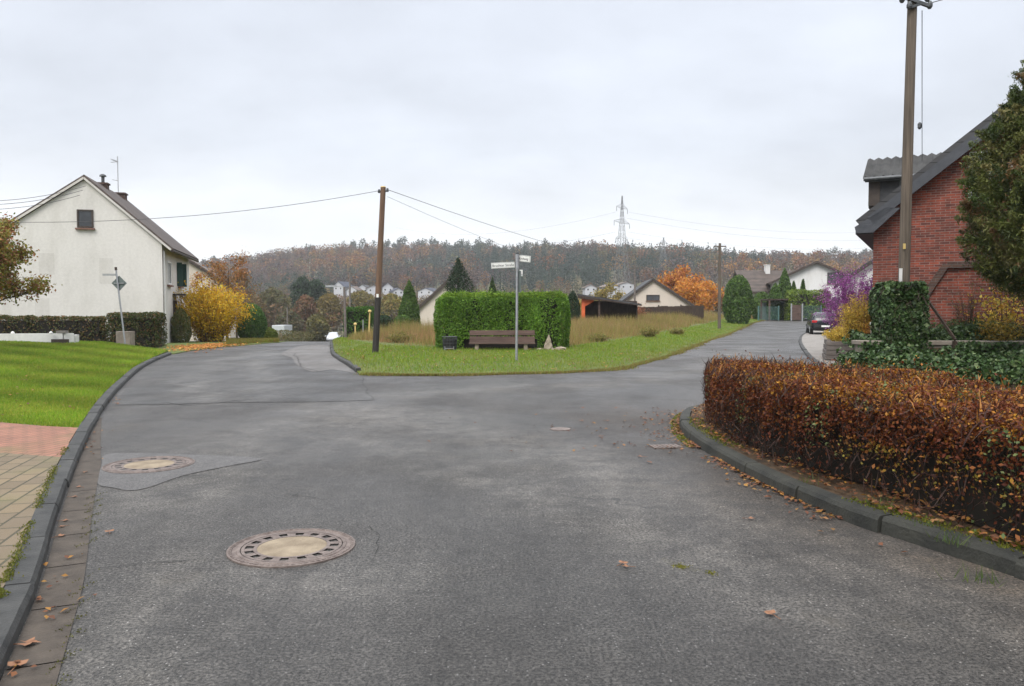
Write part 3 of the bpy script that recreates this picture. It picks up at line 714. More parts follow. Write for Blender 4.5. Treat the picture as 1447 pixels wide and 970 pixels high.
M['pylon_steel'] = noisy('pylon_steel', (0.13, 0.135, 0.14), (0.19, 0.195, 0.20), 10, 0.6)
M['metal'] = noisy('metal', (0.34, 0.35, 0.36), (0.46, 0.47, 0.48), 10, 0.45, metal=0.6)
M['dark_metal'] = noisy('dark_metal', (0.05, 0.055, 0.06), (0.10, 0.105, 0.11), 12, 0.5, metal=0.4)
M['timber_dark'] = noisy('timber_dark', (0.022, 0.014, 0.010), (0.06, 0.038, 0.026), 10, 0.8, 0.4, 40, stretch=(1, 1, 0.2))
M['timber_brown'] = noisy('timber_brown', (0.06, 0.036, 0.028), (0.125, 0.08, 0.063), 9, 0.8, 0.5, 40, stretch=(0.15, 1, 1))
M['timber_grey'] = noisy('timber_grey', (0.10, 0.085, 0.075), (0.19, 0.165, 0.15), 9, 0.85, 0.5, 40, stretch=(0.15, 1, 1))
M['pole_wood'] = noisy('pole_wood', (0.065, 0.052, 0.040), (0.15, 0.12, 0.092), 9, 0.85, 0.5, 30, stretch=(3, 3, 0.12))
M['pole_red'] = noisy('pole_red', (0.085, 0.05, 0.032), (0.18, 0.11, 0.07), 9, 0.85, 0.5, 30, stretch=(3, 3, 0.12))
M['tar'] = noisy('tar', (0.012, 0.011, 0.010), (0.035, 0.03, 0.026), 9, 0.7, 0.5, 30, stretch=(3, 3, 0.2))
M['stone'] = noisy('stone', (0.20, 0.165, 0.125), (0.33, 0.28, 0.21), 6, 0.9, 0.8, 18)
M['old_wall'] = noisy('old_wall', (0.15, 0.125, 0.10), (0.27, 0.235, 0.195), 3, 0.9, 0.6, 14)

def window(root, c, w, hgt, ax, frame='frame_white', sill='sill', glass='glass', shutters=None, bar=True):
    """framed window on a wall: ax is the wall's outward direction in the house frame"""
    ax = Vector(ax); sd = Vector((-ax.y, ax.x, 0)); c = Vector(c); up = Vector((0, 0, 1)); t = 0.07
    f = MB()
    q = lambda a, b, o: c + sd * a + up * b + ax * o
    f.beam(q(-w / 2, -hgt / 2, 0.02), q(-w / 2, hgt / 2, 0.02), t, t); f.beam(q(w / 2, -hgt / 2, 0.02), q(w / 2, hgt / 2, 0.02), t, t)
    f.beam(q(-w / 2 + t / 2, hgt / 2 - t / 2, 0.02), q(w / 2 - t / 2, hgt / 2 - t / 2, 0.02), t, t); f.beam(q(-w / 2 + t / 2, -hgt / 2 + t / 2, 0.02), q(w / 2 - t / 2, -hgt / 2 + t / 2, 0.02), t, t)
    if bar: f.beam(q(0, -hgt / 2 + t, 0.017), q(0, hgt / 2 - t, 0.017), t * 0.7, t * 0.7)
    fo = f.build('window', M[frame], root)
    g = MB(); g.add([q(-w / 2 + 0.02, -hgt / 2 + 0.02, 0.012), q(w / 2 - 0.02, -hgt / 2 + 0.02, 0.012), q(w / 2 - 0.02, hgt / 2 - 0.02, 0.012), q(-w / 2 + 0.02, hgt / 2 - 0.02, 0.012)], [(0, 1, 2, 3)])
    g.build('pane', M[glass], fo)
    if sill:
        s = MB(); s.beam(q(-w / 2 - 0.1, -hgt / 2 - 0.06, 0.06), q(w / 2 + 0.1, -hgt / 2 - 0.06, 0.06), 0.16, 0.07) if abs(ax.x) < 0.5 else s.beam(q(-w / 2 - 0.1, -hgt / 2 - 0.06, 0.06), q(w / 2 + 0.1, -hgt / 2 - 0.06, 0.06), 0.16, 0.07)
        s.build('sill', M[sill], fo)
    if shutters:
        for sgn in (-1, 1):
            s = MB(); s.beam(q(sgn * w * 0.78, -hgt / 2, 0.03), q(sgn * w * 0.78, hgt / 2, 0.03), w * 0.5, 0.04)
            s.build('shutter', M[shutters], fo)
    return fo
def gable_house(name, label, loc, rz, w, d, eave, rise, wall, roof, wins=(), over=(0.25, 0.4), chim=(), ax0=None, foot=1.0, cat='house', group=None, verge='frame_dark', thick=0.16):
    """house with its gable on the front (-y side), origin at the middle of the front; ax0 = offset of the ridge"""
    root = thing(name, label, cat, loc, rz, group); a = ax0 or 0.0; hw = w / 2
    m = MB(); prof = [(-hw, 0, -foot), (hw, 0, -foot), (hw, 0, eave), (a, 0, eave + rise), (-hw, 0, eave)]
    m.prism(prof, (0, d, 0)); m.build('wall', M[wall], root)
    r = MB(); ov, oe = over
    for sgn in (-1, 1):
        run = hw - sgn * a; sl = rise / run; L = math.hypot(run, rise); nx, nz = sgn * rise / L * thick, run / L * thick
        A = (a, eave + rise + 0.012); B = (sgn * (hw + oe), eave - sl * oe + 0.012)
        poly = [(A[0], -ov, A[1]), (B[0], -ov, B[1]), (B[0] + nx, -ov, B[1] + nz), (A[0], -ov, A[1] + thick * L / run)]
        if sgn > 0: poly = poly[::-1]
        r.prism(poly, (0, d + 2 * ov, 0))
    ro = r.build('roof', M[roof], root)
    if verge:
        v_ = MB()
        for sgn in (-1, 1):
            run = hw - sgn * a; sl = rise / run
            v_.beam((a + sgn * 0.01, -ov - 0.03, eave + rise - 0.02), (sgn * (hw + oe), -ov - 0.03, eave - sl * oe - 0.02), 0.05, 0.2)
        v_.build('bargeboard', M[verge], ro)
    for (cx_, cy_, hh_, cw) in chim:
        c = MB(); zr = eave + rise - abs(cx_ - a) * rise / hw
        c.bb(cx_ - cw / 2, cx_ + cw / 2, cy_ - cw / 2, cy_ + cw / 2, zr - 0.4, zr + hh_); c.bb(cx_ - cw / 2 - 0.05, cx_ + cw / 2 + 0.05, cy_ - cw / 2 - 0.05, cy_ + cw / 2 + 0.05, zr + hh_ + 0.003, zr + hh_ + 0.1)
        c.build('chimney', M['dark_brick'] if wall != 'white' else M['white'], ro)
    for wn in wins:
        face, p, z, ww, hh_ = wn[:5]; kw = wn[5] if len(wn) > 5 else {}
        if face == 'f': window(root, (p, 0, z), ww, hh_, (0, -1, 0), **kw)
        elif face == 'r': window(root, (hw, p, z), ww, hh_, (1, 0, 0), **kw)
        else: window(root, (-hw, p, z), ww, hh_, (-1, 0, 0), **kw)
    return root, ro

# ------------------------------------------------------------------ cream gabled house on the left
RZ = R(14); gx, gy = math.cos(RZ), math.sin(RZ)
hx, hy = -16.8 - 3.7 * gx, 37.0 - 3.7 * gy
lh, lro = gable_house('gabled_house', 'tall cream rendered house with a blank gable and one small attic window', (hx, hy, 0), RZ, 7.4, 7.8, 4.84, 2.9, 'cream', 'roof_brown',
    wins=[('f', 0.4, 5.93, 0.62, 0.84, dict(frame='frame_dark', bar=False)),
          ('r', 1.6, 3.5, 0.8, 1.15, dict(frame='frame_white')), ('r', 4.6, 3.55, 0.9, 1.25, dict(frame='frame_dark', shutters='shutter')),
          ('r', 5.4, 1.3, 0.9, 1.2, dict(frame='frame_white'))],
    over=(0.10, 0.42), verge=None, thick=0.17, ax0=0.4)
v_ = MB()
for sgn, run in ((-1, 4.1), (1, 3.3)):
    sl = 2.9 / run; v_.beam((0.4, -0.125, 7.74 + 0.07), (0.4 + sgn * (run + 0.42), -0.125, 4.84 - sl * 0.42 + 0.07), 0.04, 0.09)
v_.build('bargeboard', M['plaster'], lro)
c = MB(); c.bb(0.17, 0.63, 2.97, 3.43, 7.2, 8.02); c.bb(0.12, 0.68, 2.92, 3.48, 8.023, 8.1); ch = c.build('chimney', M['dark_brick'], lro)
c = MB(); c.tube([(0.4, 3.2, 8.1), (0.4, 3.2, 8.42)], 0.08, 8); c.lathe([(0.17, 0), (0.15, 0.07), (0.05, 0.13)], 12, (0.4, 3.2, 8.43)); c.build('cowl', M['dark_metal'], ch)
c = MB(); c.bb(0.05, 0.75, 6.05, 6.65, 7.2, 7.98); c.bb(0.0, 0.8, 6.0, 6.7, 7.983, 8.06); c.build('chimney', M['dark_brick'], lro)
c = MB(); c.tube([(0.2, 7.1, 7.4), (0.2, 7.1, 10.2)], 0.025, 6); c.tube([(-0.1, 7.1, 8.9), (0.22, 7.1, 8.85)], 0.018, 5); c.tube([(-0.15, 7.1, 9.85), (0.22, 7.1, 9.9)], 0.02, 5)
for k in range(5): c.tube([(-0.1 + k * 0.07, 6.8, 10.0 - 0.02 * k), (-0.1 + k * 0.07, 7.4, 10.0 - 0.02 * k)], 0.012, 4)
c.build('aerial', M['metal'], lro)
c = MB(); c.tube([(3.7 + 0.48, -0.08, 4.50), (3.7 + 0.48, 7.85, 4.50)], 0.07, 8); c.build('gutter', M['frame_dark'], lro)
c = MB(); c.tube([(3.7 + 0.06, 0.16, 0), (3.7 + 0.06, 0.16, 4.5)], 0.045, 8); c.build('downpipe', M['white'], lh)
c = MB(); c.bb(3.7, 3.75, 2.6, 3.5, 0.1, 2.15); d_ = c.build('door', M['timber_dark'], lh); c = MB(); c.bb(3.705, 4.3, 2.5, 3.6, 2.42, 2.5); c.build('door_canopy', M['frame_dark'], lh)
for (a, b, z0, z1) in ((-1.1, -0.45, 3.3, 4.3), (1.45, 2.05, 2.9, 4.1), (-1.3, -0.7, 1.2, 2.2)):
    c = MB(); c.bb(a - 0.5, b - 0.5, -0.004, 0.02, z0, z1); c.build('plaster_patch', M['plaster'], lh)
# ------------------------------------------------------------------ house behind it
x, y, z = P(270, 430, 62)
gable_house('gabled_house', 'pale house half hidden behind the yellow tree, its roof edge just past the cream house', (x - 0.6, 62, h(x, 62)), R(16), 7.0, 12, 4.0 - h(x, 62) * 0.6, 2.3, 'pinkish', 'roof_grey',
    wins=[('r', 3, 3.9, 0.9, 1.2, {}), ('r', 6.5, 3.9, 0.9, 1.2, {}), ('f', 1.6, 3.9, 0.9, 1.2, {})], over=(0.2, 0.4), foot=4)

# ------------------------------------------------------------------ brick house on the right
PH = R(29)
bh = thing('brick_house', 'red brick house with grey slate verges and a dark roof dormer', 'house', (9.37, 20.0, 0.85), -PH)
SL = 0.805; EA = 3.74 + SL * 0.35 - 0.85; AP = EA + SL * 5.35
m = MB(); m.prism([(0, 0, -1), (10.7, 0, -1), (10.7, 0, EA), (5.35, 0, AP), (0, 0, EA)], (0, 11, 0)); m.build('wall', M['brick'], bh)
r = MB(); T = 0.17
for sgn, x0 in ((-1, 0.0), (1, 10.7)):
    L = math.hypot(1, SL); nx, nz = sgn * SL / L * T, T / L
    A = (5.35, AP + 0.02); B = (x0 + sgn * 0.30, EA - SL * 0.30 + 0.02)
    poly = [(A[0], -0.32, A[1]), (B[0], -0.32, B[1]), (B[0] + nx, -0.32, B[1] + nz), (A[0], -0.32, A[1] + T * L)]
    r.prism(poly[::-1] if sgn > 0 else poly, (0, 11.6, 0))
bro = r.build('roof', M['roof_dark'], bh)
v_ = MB()
for sgn, x0 in ((-1, 0.0), (1, 10.7)):
    v_.beam((5.35 + sgn * 0.005, -0.36, AP - 0.07), (x0 + sgn * 0.05, -0.36, EA - 0.11), 0.06, 0.23)
v_.prism([(0.30, -0.39, EA + 0.20), (0.62, -0.39, EA + 0.16), (0.02, -0.39, EA - 0.42), (-0.38, -0.39, EA - 0.42), (-0.42, -0.39, EA - 0.26)], (0, 0.06, 0))
v_.build('bargeboard', M['slate'], bro)
v_ = MB(); v_.bb(-0.40, -0.002, -0.32, 11.2, EA - 0.44, EA - 0.26); v_.build('eaves_box', M['slate_dark'], bro)
# dormer: gabled, ridge across the main ridge, ribbed sheet roof
d = MB()
d.prism([(-0.05, 3.0, EA - SL * 0.05), (-0.05, 3.0, 4.62), (1.75, 3.0, 4.62)], (0, 2.8, 0))
d.prism([(-0.05, 3.0, 4.622), (-0.05, 5.8, 4.622), (-0.05, 4.4, 5.32)], (2.8, 0, 0))
do = d.build('dormer', M['slate_dark'], bh)
d = MB()
for side in (-1, 1):
    nrib = 15; vs = []; fs = []
    for k in range(nrib * 4 + 1):
        u = -0.5 + k * (3.6 / (nrib * 4)); zz_ = 0.034 * math.sin(k * math.pi / 2)
        vs += [(u, 4.4, 5.46 + zz_), (u, 4.4 + side * 1.62, 4.66 + zz_), (u, 4.4, 5.42 + zz_), (u, 4.4 + side * 1.62, 4.62 + zz_)]
    for k in range(nrib * 4):
        a = k * 4; f = [(a, a + 1, a + 5, a + 4), (a + 2, a + 6, a + 7, a + 3), (a + 1, a + 3, a + 7, a + 5)]
        fs += f if side < 0 else [q[::-1] for q in f]
    d.add(vs, fs)
d.build('sheet_roof', M['corrugated'], do)
d = MB(); d.tube([(-0.48, 2.74, 4.60), (3.0, 2.74, 4.60)], 0.055, 8); d.bb(-0.45, 2.6, 2.80, 2.84, 4.52, 4.66); d.build('gutter', M['dark_metal'], do)
d = MB(); d.tube([(0.5, 2.74, 4.58), (0.5, 2.9, 4.35), (0.5, 2.93, 3.8)], 0.04, 8); d.build('downpipe', M['dark_metal'], do)
d = MB(); d.bb(-0.36, -0.055, 2.98, 3.06, 3.85, 4.6); d.bb(-0.36, -0.055, 5.74, 5.82, 3.85, 4.6); d.bb(-0.36, -0.055, 3.063, 5.737, 3.8, 3.87); d.build('window_surround', M['frame_dark'], do)
window(do, (-0.05, 4.4, 4.22), 2.2, 0.6, (-1, 0, 0), frame='frame_white', sill=None)
window(bh, (2.55, 0, 4.05), 0.85, 1.15, (0, -1, 0), sill=None)
m = MB(); m.bb(-0.03, 10.73, -0.03, 0.5, -0.9, 0.40); m.build('plinth', M['old_wall'], bh)
m = MB(); m.bb(-0.04, 1.25, -0.06, 0.1, 0.403, 0.46); m.build('plinth_ledge', M['white'], bh)
m = MB(); m.tube([(0.78, -0.07, 0.3), (0.78, -0.07, EA + 0.35)], 0.045, 8); m.build('downpipe', M['dark_metal'], bh)
m = MB(); m.prism([(1.32, -2.0, -0.9), (3.3, -2.0, -0.9), (3.3, -2.0, 1.72), (1.66, -2.0, 1.72), (1.32, -2.0, 1.2)], (0, 1.97, 0)); po = m.build('porch', M['brick'], bh)
m = MB(); m.beam((1.27, -2.05, 1.12), (1.66, -2.05, 1.80), 0.08, 0.10); m.prism([(1.28, -2.0, 1.2), (1.64, -2.0, 1.78), (1.60, -2.0, 1.86), (1.2, -2.0, 1.22)], (0, 1.95, 0)); m.bb(1.665, 3.4, -2.08, -0.01, 1.723, 1.86); m.build('porch_roof', M['dark_brick'], po)

# ------------------------------------------------------------------ houses further along the right road
zA = h(33, 85)
x, y, z = P(1153, 400, 97)
gable_house('gabled_house', 'white house with a brown roof and one window under its gable', (x, 97, zA), R(-14), 10.4, 10, 4.75, 2.45, 'white', 'roof_brown',
    wins=[('f', 2.3, 5.2, 1.9, 1.4, dict(frame='frame_dark')), ('f', 2.4, 2.3, 1.1, 1.2, {})], over=(0.5, 0.5))
x, y, z = P(1088, 400, 101)
hr = thing('gabled_house', 'low white house wing with a wide brown roof and small white chimney', 'house', (x, 101, zA), R(4))
m = MB(); m.bb(-2.8, 3.8, 0, 6, -1, 3.5); m.build('wall', M['white'], hr)
m = MB(); m.prism([(-3.6, -0.7, 3.4), (-3.6, 3, 6.3), (-3.6, 6.7, 3.4), (-3.6, 6.7, 3.6), (-3.6, 3, 6.55), (-3.6, -0.7, 3.6)], (8.0, 0, 0)); r_ = m.build('roof', M['roof_brown'], hr)
m = MB(); m.bb(0.4, 1.0, 2.4, 3.0, 5.9, 7.2); m.bb(0.34, 1.06, 2.34, 3.06, 7.203, 7.3); m.build('chimney', M['white'], r_)
window(hr, (2.3, 0, 1.7), 1.1, 1.2, (0, -1, 0)); window(hr, (-1.2, 0, 1.7), 1.1, 1.2, (0, -1, 0))
x, y, z = P(1272, 400, 58)
bH, bR = gable_house('gabled_house', 'dark roofed white house partly hidden by the brick house and purple shrub', (x, 58, 0.5), R(-22), 7.4, 11, 3.6, 2.6, 'white', 'roof_dark', wins=[('l', 3, 2.6, 1.1, 1.2, dict(frame='frame_dark')), ('f', -2.0, 2.4, 0.8, 1.1, dict(frame='frame_dark'))], over=(0.5, 0.7))
m = MB(); m.bb(-3.76, -3.702, 0.1, 10.9, 1.9, 3.5); m.build('timber_cladding', M['timber_dark'], bH)
# ------------------------------------------------------------------ bungalow behind the field
x, y, z = P(925, 430, 92)
gable_house('gabled_house', 'beige gabled bungalow with closed grey shutters behind the brown hedge', (x, 92, h(x, 92)), R(-4), 8.6, 10, 2.35 - h(x, 92) , 3.0, 'pinkish', 'roof_dark', wins=[('f', -0.2, 3.2 - h(x, 92), 1.5, 0.7, dict(frame='frame_dark', glass='slate'))], over=(0.25, 0.35), foot=3, ax0=-0.2)
# pale gable left of the hedge
x, y, z = P(632, 430, 78)
gable_house('gabled_house', 'pale gabled house showing behind the clipped green hedge and spruce', (x, 78, h(x, 78)), R(-8), 9.0, 9, 0.5 - h(x, 78), 4.0, 'pinkish', 'roof_brown', wins=[('f', 0.6, 0.9 - h(x, 78), 0.9, 1.1, {})], over=(0.25, 0.4), foot=3)
# small hut down the left road
x, y, z = P(471, 453, 105)
gable_house('small_house', 'small pinkish house with dark windows beside the white car down the road', (x, 125, P(471, 459, 125)[2]), R(8), 3.8, 5, 1.35, 0.7, 'pinkish', 'roof_grey', foot=4, wins=[('f', k, 0.75, 0.6, 0.75, dict(frame='frame_dark', sill=None)) for k in (-1.2, 0.0, 1.2)], cat='house')
# far houses at the foot of the wood
FH = [(478, 402, 330, 6, 9, 6.0, 3.0, 'far_white', 'roof_blue', 'white gabled house at the foot of the wood, farthest left of its row'),
      (497, 408, 325, 6, 8, 4.2, 2.2, 'far_white', 'roof_grey', 'low white house between two taller ones below the wood'),
      (512, 406, 330, 7, 8, 5.0, 2.6, 'far_white', 'roof_dark', 'white house with a dark roof just left of the brown pole, below the wood'),
      (528, 406, 328, 7.5, 8, 5.0, 2.0, 'far_white', 'roof_grey', 'long white house directly behind the brown pole, below the wood'),
      (548, 404, 322, 6, 8, 5.4, 3.0, 'far_white', 'roof_blue', 'white gabled house just right of the brown pole, below the wood'),
      (563, 410, 318, 6, 8, 3.6, 2.0, 'far_white', 'roof_blue', 'low blue roofed house left of the tall thuja, below the wood'),
      (601, 410, 316, 9, 8, 3.2, 2.0, 'far_white', 'roof_blue', 'wide blue roofed house right of the tall thuja, below the wood'),
      (835, 405, 300, 6, 8, 4.4, 1.8, 'far_white', 'roof_grey', 'far white house above the red open shed'),
      (866, 404, 305, 7, 8, 5.0, 1.6, 'far_white', 'roof_grey', 'far white house above the roof of the shed and left of the bungalow'),
      (886, 401, 310, 8, 8, 5.4, 1.6, 'far_white', 'roof_grey', 'far white house just left of the bungalow ridge')]
for (px, py, Y, w, d, e, rr, wl, rf, lab) in FH:
    w, e, rr = w * 0.74, e * 0.46, rr * 0.62
    x, y, z = P(px, py, Y)
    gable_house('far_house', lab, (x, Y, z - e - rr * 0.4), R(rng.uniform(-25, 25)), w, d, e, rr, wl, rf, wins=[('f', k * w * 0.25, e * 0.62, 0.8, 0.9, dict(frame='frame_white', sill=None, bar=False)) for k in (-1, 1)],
                foot=10, over=(0.3, 0.5), group='houses below the wooded hill', verge=None)

# ------------------------------------------------------------------ red shed in the field
x0, y0, z0 = P(822, 452, 60); zf = 0.42
M['red_paint'] = noisy('red_paint', (0.50, 0.085, 0.025), (0.62, 0.14, 0.04), 5, 0.6)
sh = thing('shed', 'open garden shed with orange red posts and a sloping dark roof', 'shed', (x0, 60, zf), R(-8))
m = MB(); m.bb(0, 4.3, 1.9, 1.96, 0, 2.0); m.bb(4.24, 4.3, 0, 1.9, 0, 1.75); m.build('wall', M['timber_dark'], sh)
m = MB(); m.prism([(-0.35, -0.4, 2.42), (4.6, -0.4, 1.62), (4.6, -0.4, 1.74), (-0.35, -0.4, 2.54)], (0, 2.6, 0)); m.build('roof', M['roof_dark'], sh)
m = MB(); m.prism([(-0.3, -0.42, 2.18), (2.3, -0.42, 1.90), (4.6, -0.42, 1.58), (4.6, -0.42, 1.615), (-0.3, -0.42, 2.415)], (0, 0.02, 0)); m.build('fascia', M['timber_dark'], sh)
for u in (0.0, 1.3): m = MB(); m.bb(u, u + (0.26 if u == 0 else 0.12), -0.1, 0.04, 0, 2.3 - 0.16 * u); m.build('post', M['red_paint'] if u == 0 else M['timber_brown'], sh)
m = MB(); m.prism([(0.262, -0.05, 1.55), (0.95, -0.05, 1.95), (0.95, -0.05, 2.10), (0.262, -0.05, 2.22)], (0, 0.05, 0)); m.bb(-0.02, 0.02, 0.05, 1.9, 0.3, 2.3); m.build('side_panel', M['red_paint'], sh)
m = MB(); m.bb(-0.1, 1.3, -0.5, -0.1, 0, 0.25); m.build('step', M['timber_grey'], sh)

# ------------------------------------------------------------------ low walls
wp = [np.array(P(q, 480, Y)[:2]) for q, Y in [(-60, 29.2), (0, 29.6), (50, 29.9), (90, 30.1), (104, 30.3), (108, 30.8)]]
ww = thing('garden_wall', 'low white garden wall with small round finials along the lawn edge', 'wall', (wp[0][0], wp[0][1], float(lawn_z(*wp[0]))))
o0 = Vector(ww.location); m = MB()
for a, b in zip(wp[:-1], wp[1:]):
    za = 0.73 if b is not wp[-1] else 0.66; zb = za
    m.beam((a[0] - o0.x, a[1] - o0.y, 0.35 - o0.z), (b[0] - o0.x, b[1] - o0.y, 0.35 - o0.z), 0.2, 2 * (za - 0.35))
m.build('masonry', M['white'], ww)
for q in (18, 72):
    p = P(q, 470, 29.8); m = MB(); m.lathe([(0.06, -0.02), (0.07, 0.03), (0.045, 0.07), (0.015, 0.09)], 12, (p[0] - o0.x, p[1] - o0.y, 0.73 - o0.z)); m.build('finial', M['white'], ww)
p = P(88, 470, 30.1); m = MB(); m.box((p[0] - o0.x, p[1] - o0.y, 0.73 + 0.055 - o0.z), (0.36, 0.22, 0.1)); m.build('cap_block', M['concrete'], ww)
a, b = P(73, 484, 29.86), P(97, 484, 29.95); m = MB(); m.beam((a[0] - o0.x, a[1] - o0.y, 0.43 - o0.z), (b[0] - o0.x, b[1] - o0.y, 0.43 - o0.z), 0.1, 0.16); m.build('letter_slot', M['frame_dark'], ww)

sw = thing('garden_wall', 'low weathered stone retaining wall behind the ivy', 'wall', (11.5, 15.0, 0.2))
m = MB(); m.box((0, 0, 0.36), (9.2, 0.34, 0.74), rz=R(-4.5)); m.build('stonework', M['old_wall'], sw, bevel=0.03)
m = MB(); m.box((0, -0.01, 0.775), (9.3, 0.42, 0.08), rz=R(-4.5)); m.build('coping', M['old_wall'], sw, bevel=0.01)
# timber planter by the forecourt
x, y = G(1166, 512); pl_ = thing('timber_planter', 'grey sleeper planter with stacked boards at the edge of the forecourt', 'planter', (x, y, 0.06), R(-18))
m = MB()
for k in range(4):
    m.box((0.5, 0, 0.09 + k * 0.145), (0.95, 0.12, 0.135)); m.box((0.06 + 0.02 * k, 0.75, 0.09 + k * 0.155), (0.12, 1.36, 0.135))
m.build('boards', M['timber_grey'], pl_, bevel=0.012)
m = MB(); m.bb(0.13, 0.95, 0.065, 1.4, 0, 0.53); m.build('soil', M['soil'], pl_)
# handrail from the ivy down to the path
a, b = Vector(P(1303, 413, 15.8)), Vector(P(1350, 488, 14.9))
hrl = thing('handrail', 'dark sloping handrail running down from the ivy clad pier', 'handrail', b)
m = MB(); m.beam(a - b, Vector((0, 0, 0.1)), 0.035, 0.05); m.build('rail', M['timber_dark'], hrl)
m = MB(); m.beam((a - b) * 0.98 + Vector((0, 0.02, -1.4)), (a - b) * 0.98, 0.06, 0.06); m.build('post', M['timber_dark'], hrl)
m = MB(); m.beam(Vector((0, 0.02, -0.35)), Vector((0, 0.02, 0.08)), 0.06, 0.06); m.build('post', M['timber_dark'], hrl)
# ================================================================== street furniture
M['zinc'] = noisy('zinc', (0.30, 0.31, 0.33), (0.42, 0.43, 0.45), 14, 0.45, metal=0.7)
M['sign_white'] = noisy('sign_white', (0.70, 0.70, 0.67), (0.78, 0.78, 0.75), 5, 0.4)
M['ink'] = noisy('ink', (0.02, 0.02, 0.02), (0.03, 0.03, 0.03), 5, 0.6)
M['sign_back'] = noisy('sign_back', (0.09, 0.115, 0.11), (0.14, 0.165, 0.16), 5, 0.5)
M['yellow'] = noisy('yellow', (0.50, 0.36, 0.13), (0.60, 0.45, 0.18), 5, 0.6)
M['wire'] = noisy('wire', (0.04, 0.04, 0.045), (0.07, 0.07, 0.075), 5, 0.6)
M['iron'] = noisy('iron', (0.11, 0.085, 0.075), (0.22, 0.18, 0.16), 14, 0.6, 0.4, 90, metal=0.3)
M['infill'] = noisy('infill', (0.15, 0.115, 0.078), (0.31, 0.255, 0.18), 5, 0.9, 0.6, 70)
M['pit'] = noisy('pit', (0.008, 0.007, 0.006), (0.015, 0.013, 0.012), 5, 0.9)

def text(parent, s, size, mat, M4, name='lettering'):
    cu = bpy.data.curves.new(name, 'FONT'); cu.body = s; cu.size = size; cu.align_x = 'CENTER'; cu.align_y = 'CENTER'; cu.extrude = 0.0015; cu.resolution_u = 2
    tmp = bpy.data.objects.new('tmp', cu); COL.objects.link(tmp); me = bpy.data.meshes.new_from_object(tmp.evaluated_get(bpy.context.evaluated_depsgraph_get())); bpy.data.objects.remove(tmp)
    me.materials.clear(); o = link(name, me, mat, parent); o.matrix_local = M4; return o

# manhole covers: iron frame, lid with vent slots, concrete infill
def manhole(label, px, py, dia, rz=0.0):
    x, y = G(px, py); r = dia / 2
    t = thing('manhole_cover', label, 'manhole', (x, y, h(x, y)), rz, 'manhole covers in the left lane')
    f = MB(); f.lathe([(r, -0.05), (r, 0.010), (r * 0.985, 0.013), (r * 0.93, 0.013), (r * 0.92, 0.007), (r * 0.86, 0.007), (r * 0.85, 0.012), (r * 0.80, 0.012), (r * 0.795, -0.02)], 72); f.f = f.f[:-2]; f.mi = f.mi[:-2]
    fo = f.build('frame', M['iron'], t, smooth=False)
    b = MB()
    for k in range(64):
        a = k * 2 * math.pi / 64
        b.box((r * 0.955 * math.cos(a), r * 0.955 * math.sin(a), 0.0145), (0.012, 0.024, 0.004), rz=a)
    b.build('stud', M['iron'], fo)
    l = MB(); R1, R2, R3, R4 = r * 0.785, r * 0.735, r * 0.60, r * 0.545; N = 64
    ring = lambda rr, k, z: (rr * math.cos(k * 2 * math.pi / N), rr * math.sin(k * 2 * math.pi / N), z)
    for k in range(N):
        l.m = 0
        l.add([ring(R1, k, 0.011), ring(R1, k + 1, 0.011), ring(R2, k + 1, 0.011), ring(R2, k, 0.011)], [(0, 1, 2, 3)])
        l.add([ring(R3, k, 0.011), ring(R3, k + 1, 0.011), ring(R4, k + 1, 0.011), ring(R4, k, 0.011)], [(0, 1, 2, 3)])
        if k % 4 < 2:
            l.m = 1; l.add([ring(R2, k, -0.03), ring(R2, k + 1, -0.03), ring(R3, k + 1, -0.03), ring(R3, k, -0.03)], [(0, 1, 2, 3)])
            l.add([ring(R2, k, 0.011), ring(R2, k + 1, 0.011), ring(R2, k + 1, -0.03), ring(R2, k, -0.03)], [(0, 1, 2, 3)])
            l.add([ring(R3, k, -0.03), ring(R3, k + 1, -0.03), ring(R3, k + 1, 0.011), ring(R3, k, 0.011)], [(0, 1, 2, 3)])
        else:
            l.add([ring(R2, k, 0.0095), ring(R2, k + 1, 0.0095), ring(R3, k + 1, 0.0095), ring(R3, k, 0.0095)], [(0, 1, 2, 3)])
    l.build('lid_ring', [M['iron'], M['pit']], t)
    c = MB(); c.lathe([(R4, -0.03), (R4, 0.009), (R4 * 0.9, 0.012), (0.001, 0.014)], 48); c.build('concrete_infill', M['infill'], t)
manhole('nearest round manhole cover with a ring of dark vent slots round pale concrete', 413, 774, 0.84)
manhole('farther round manhole cover set in the smooth patch beside the left gutter', 211, 657.5, 0.88, 0.6)

def wire(name, label, a, b, sag, r=0.009, n=24, group=None):
    a, b = Vector(a), Vector(b)
    pts = [a.lerp(b, t / n) - Vector((0, 0, sag * 4 * (t / n) * (1 - t / n))) for t in range(n + 1)]
    m = MB(); m.tube([p - a for p in pts], r, 5); return tag(m.build(name, M['wire'], loc=a), label, 'wire', group)
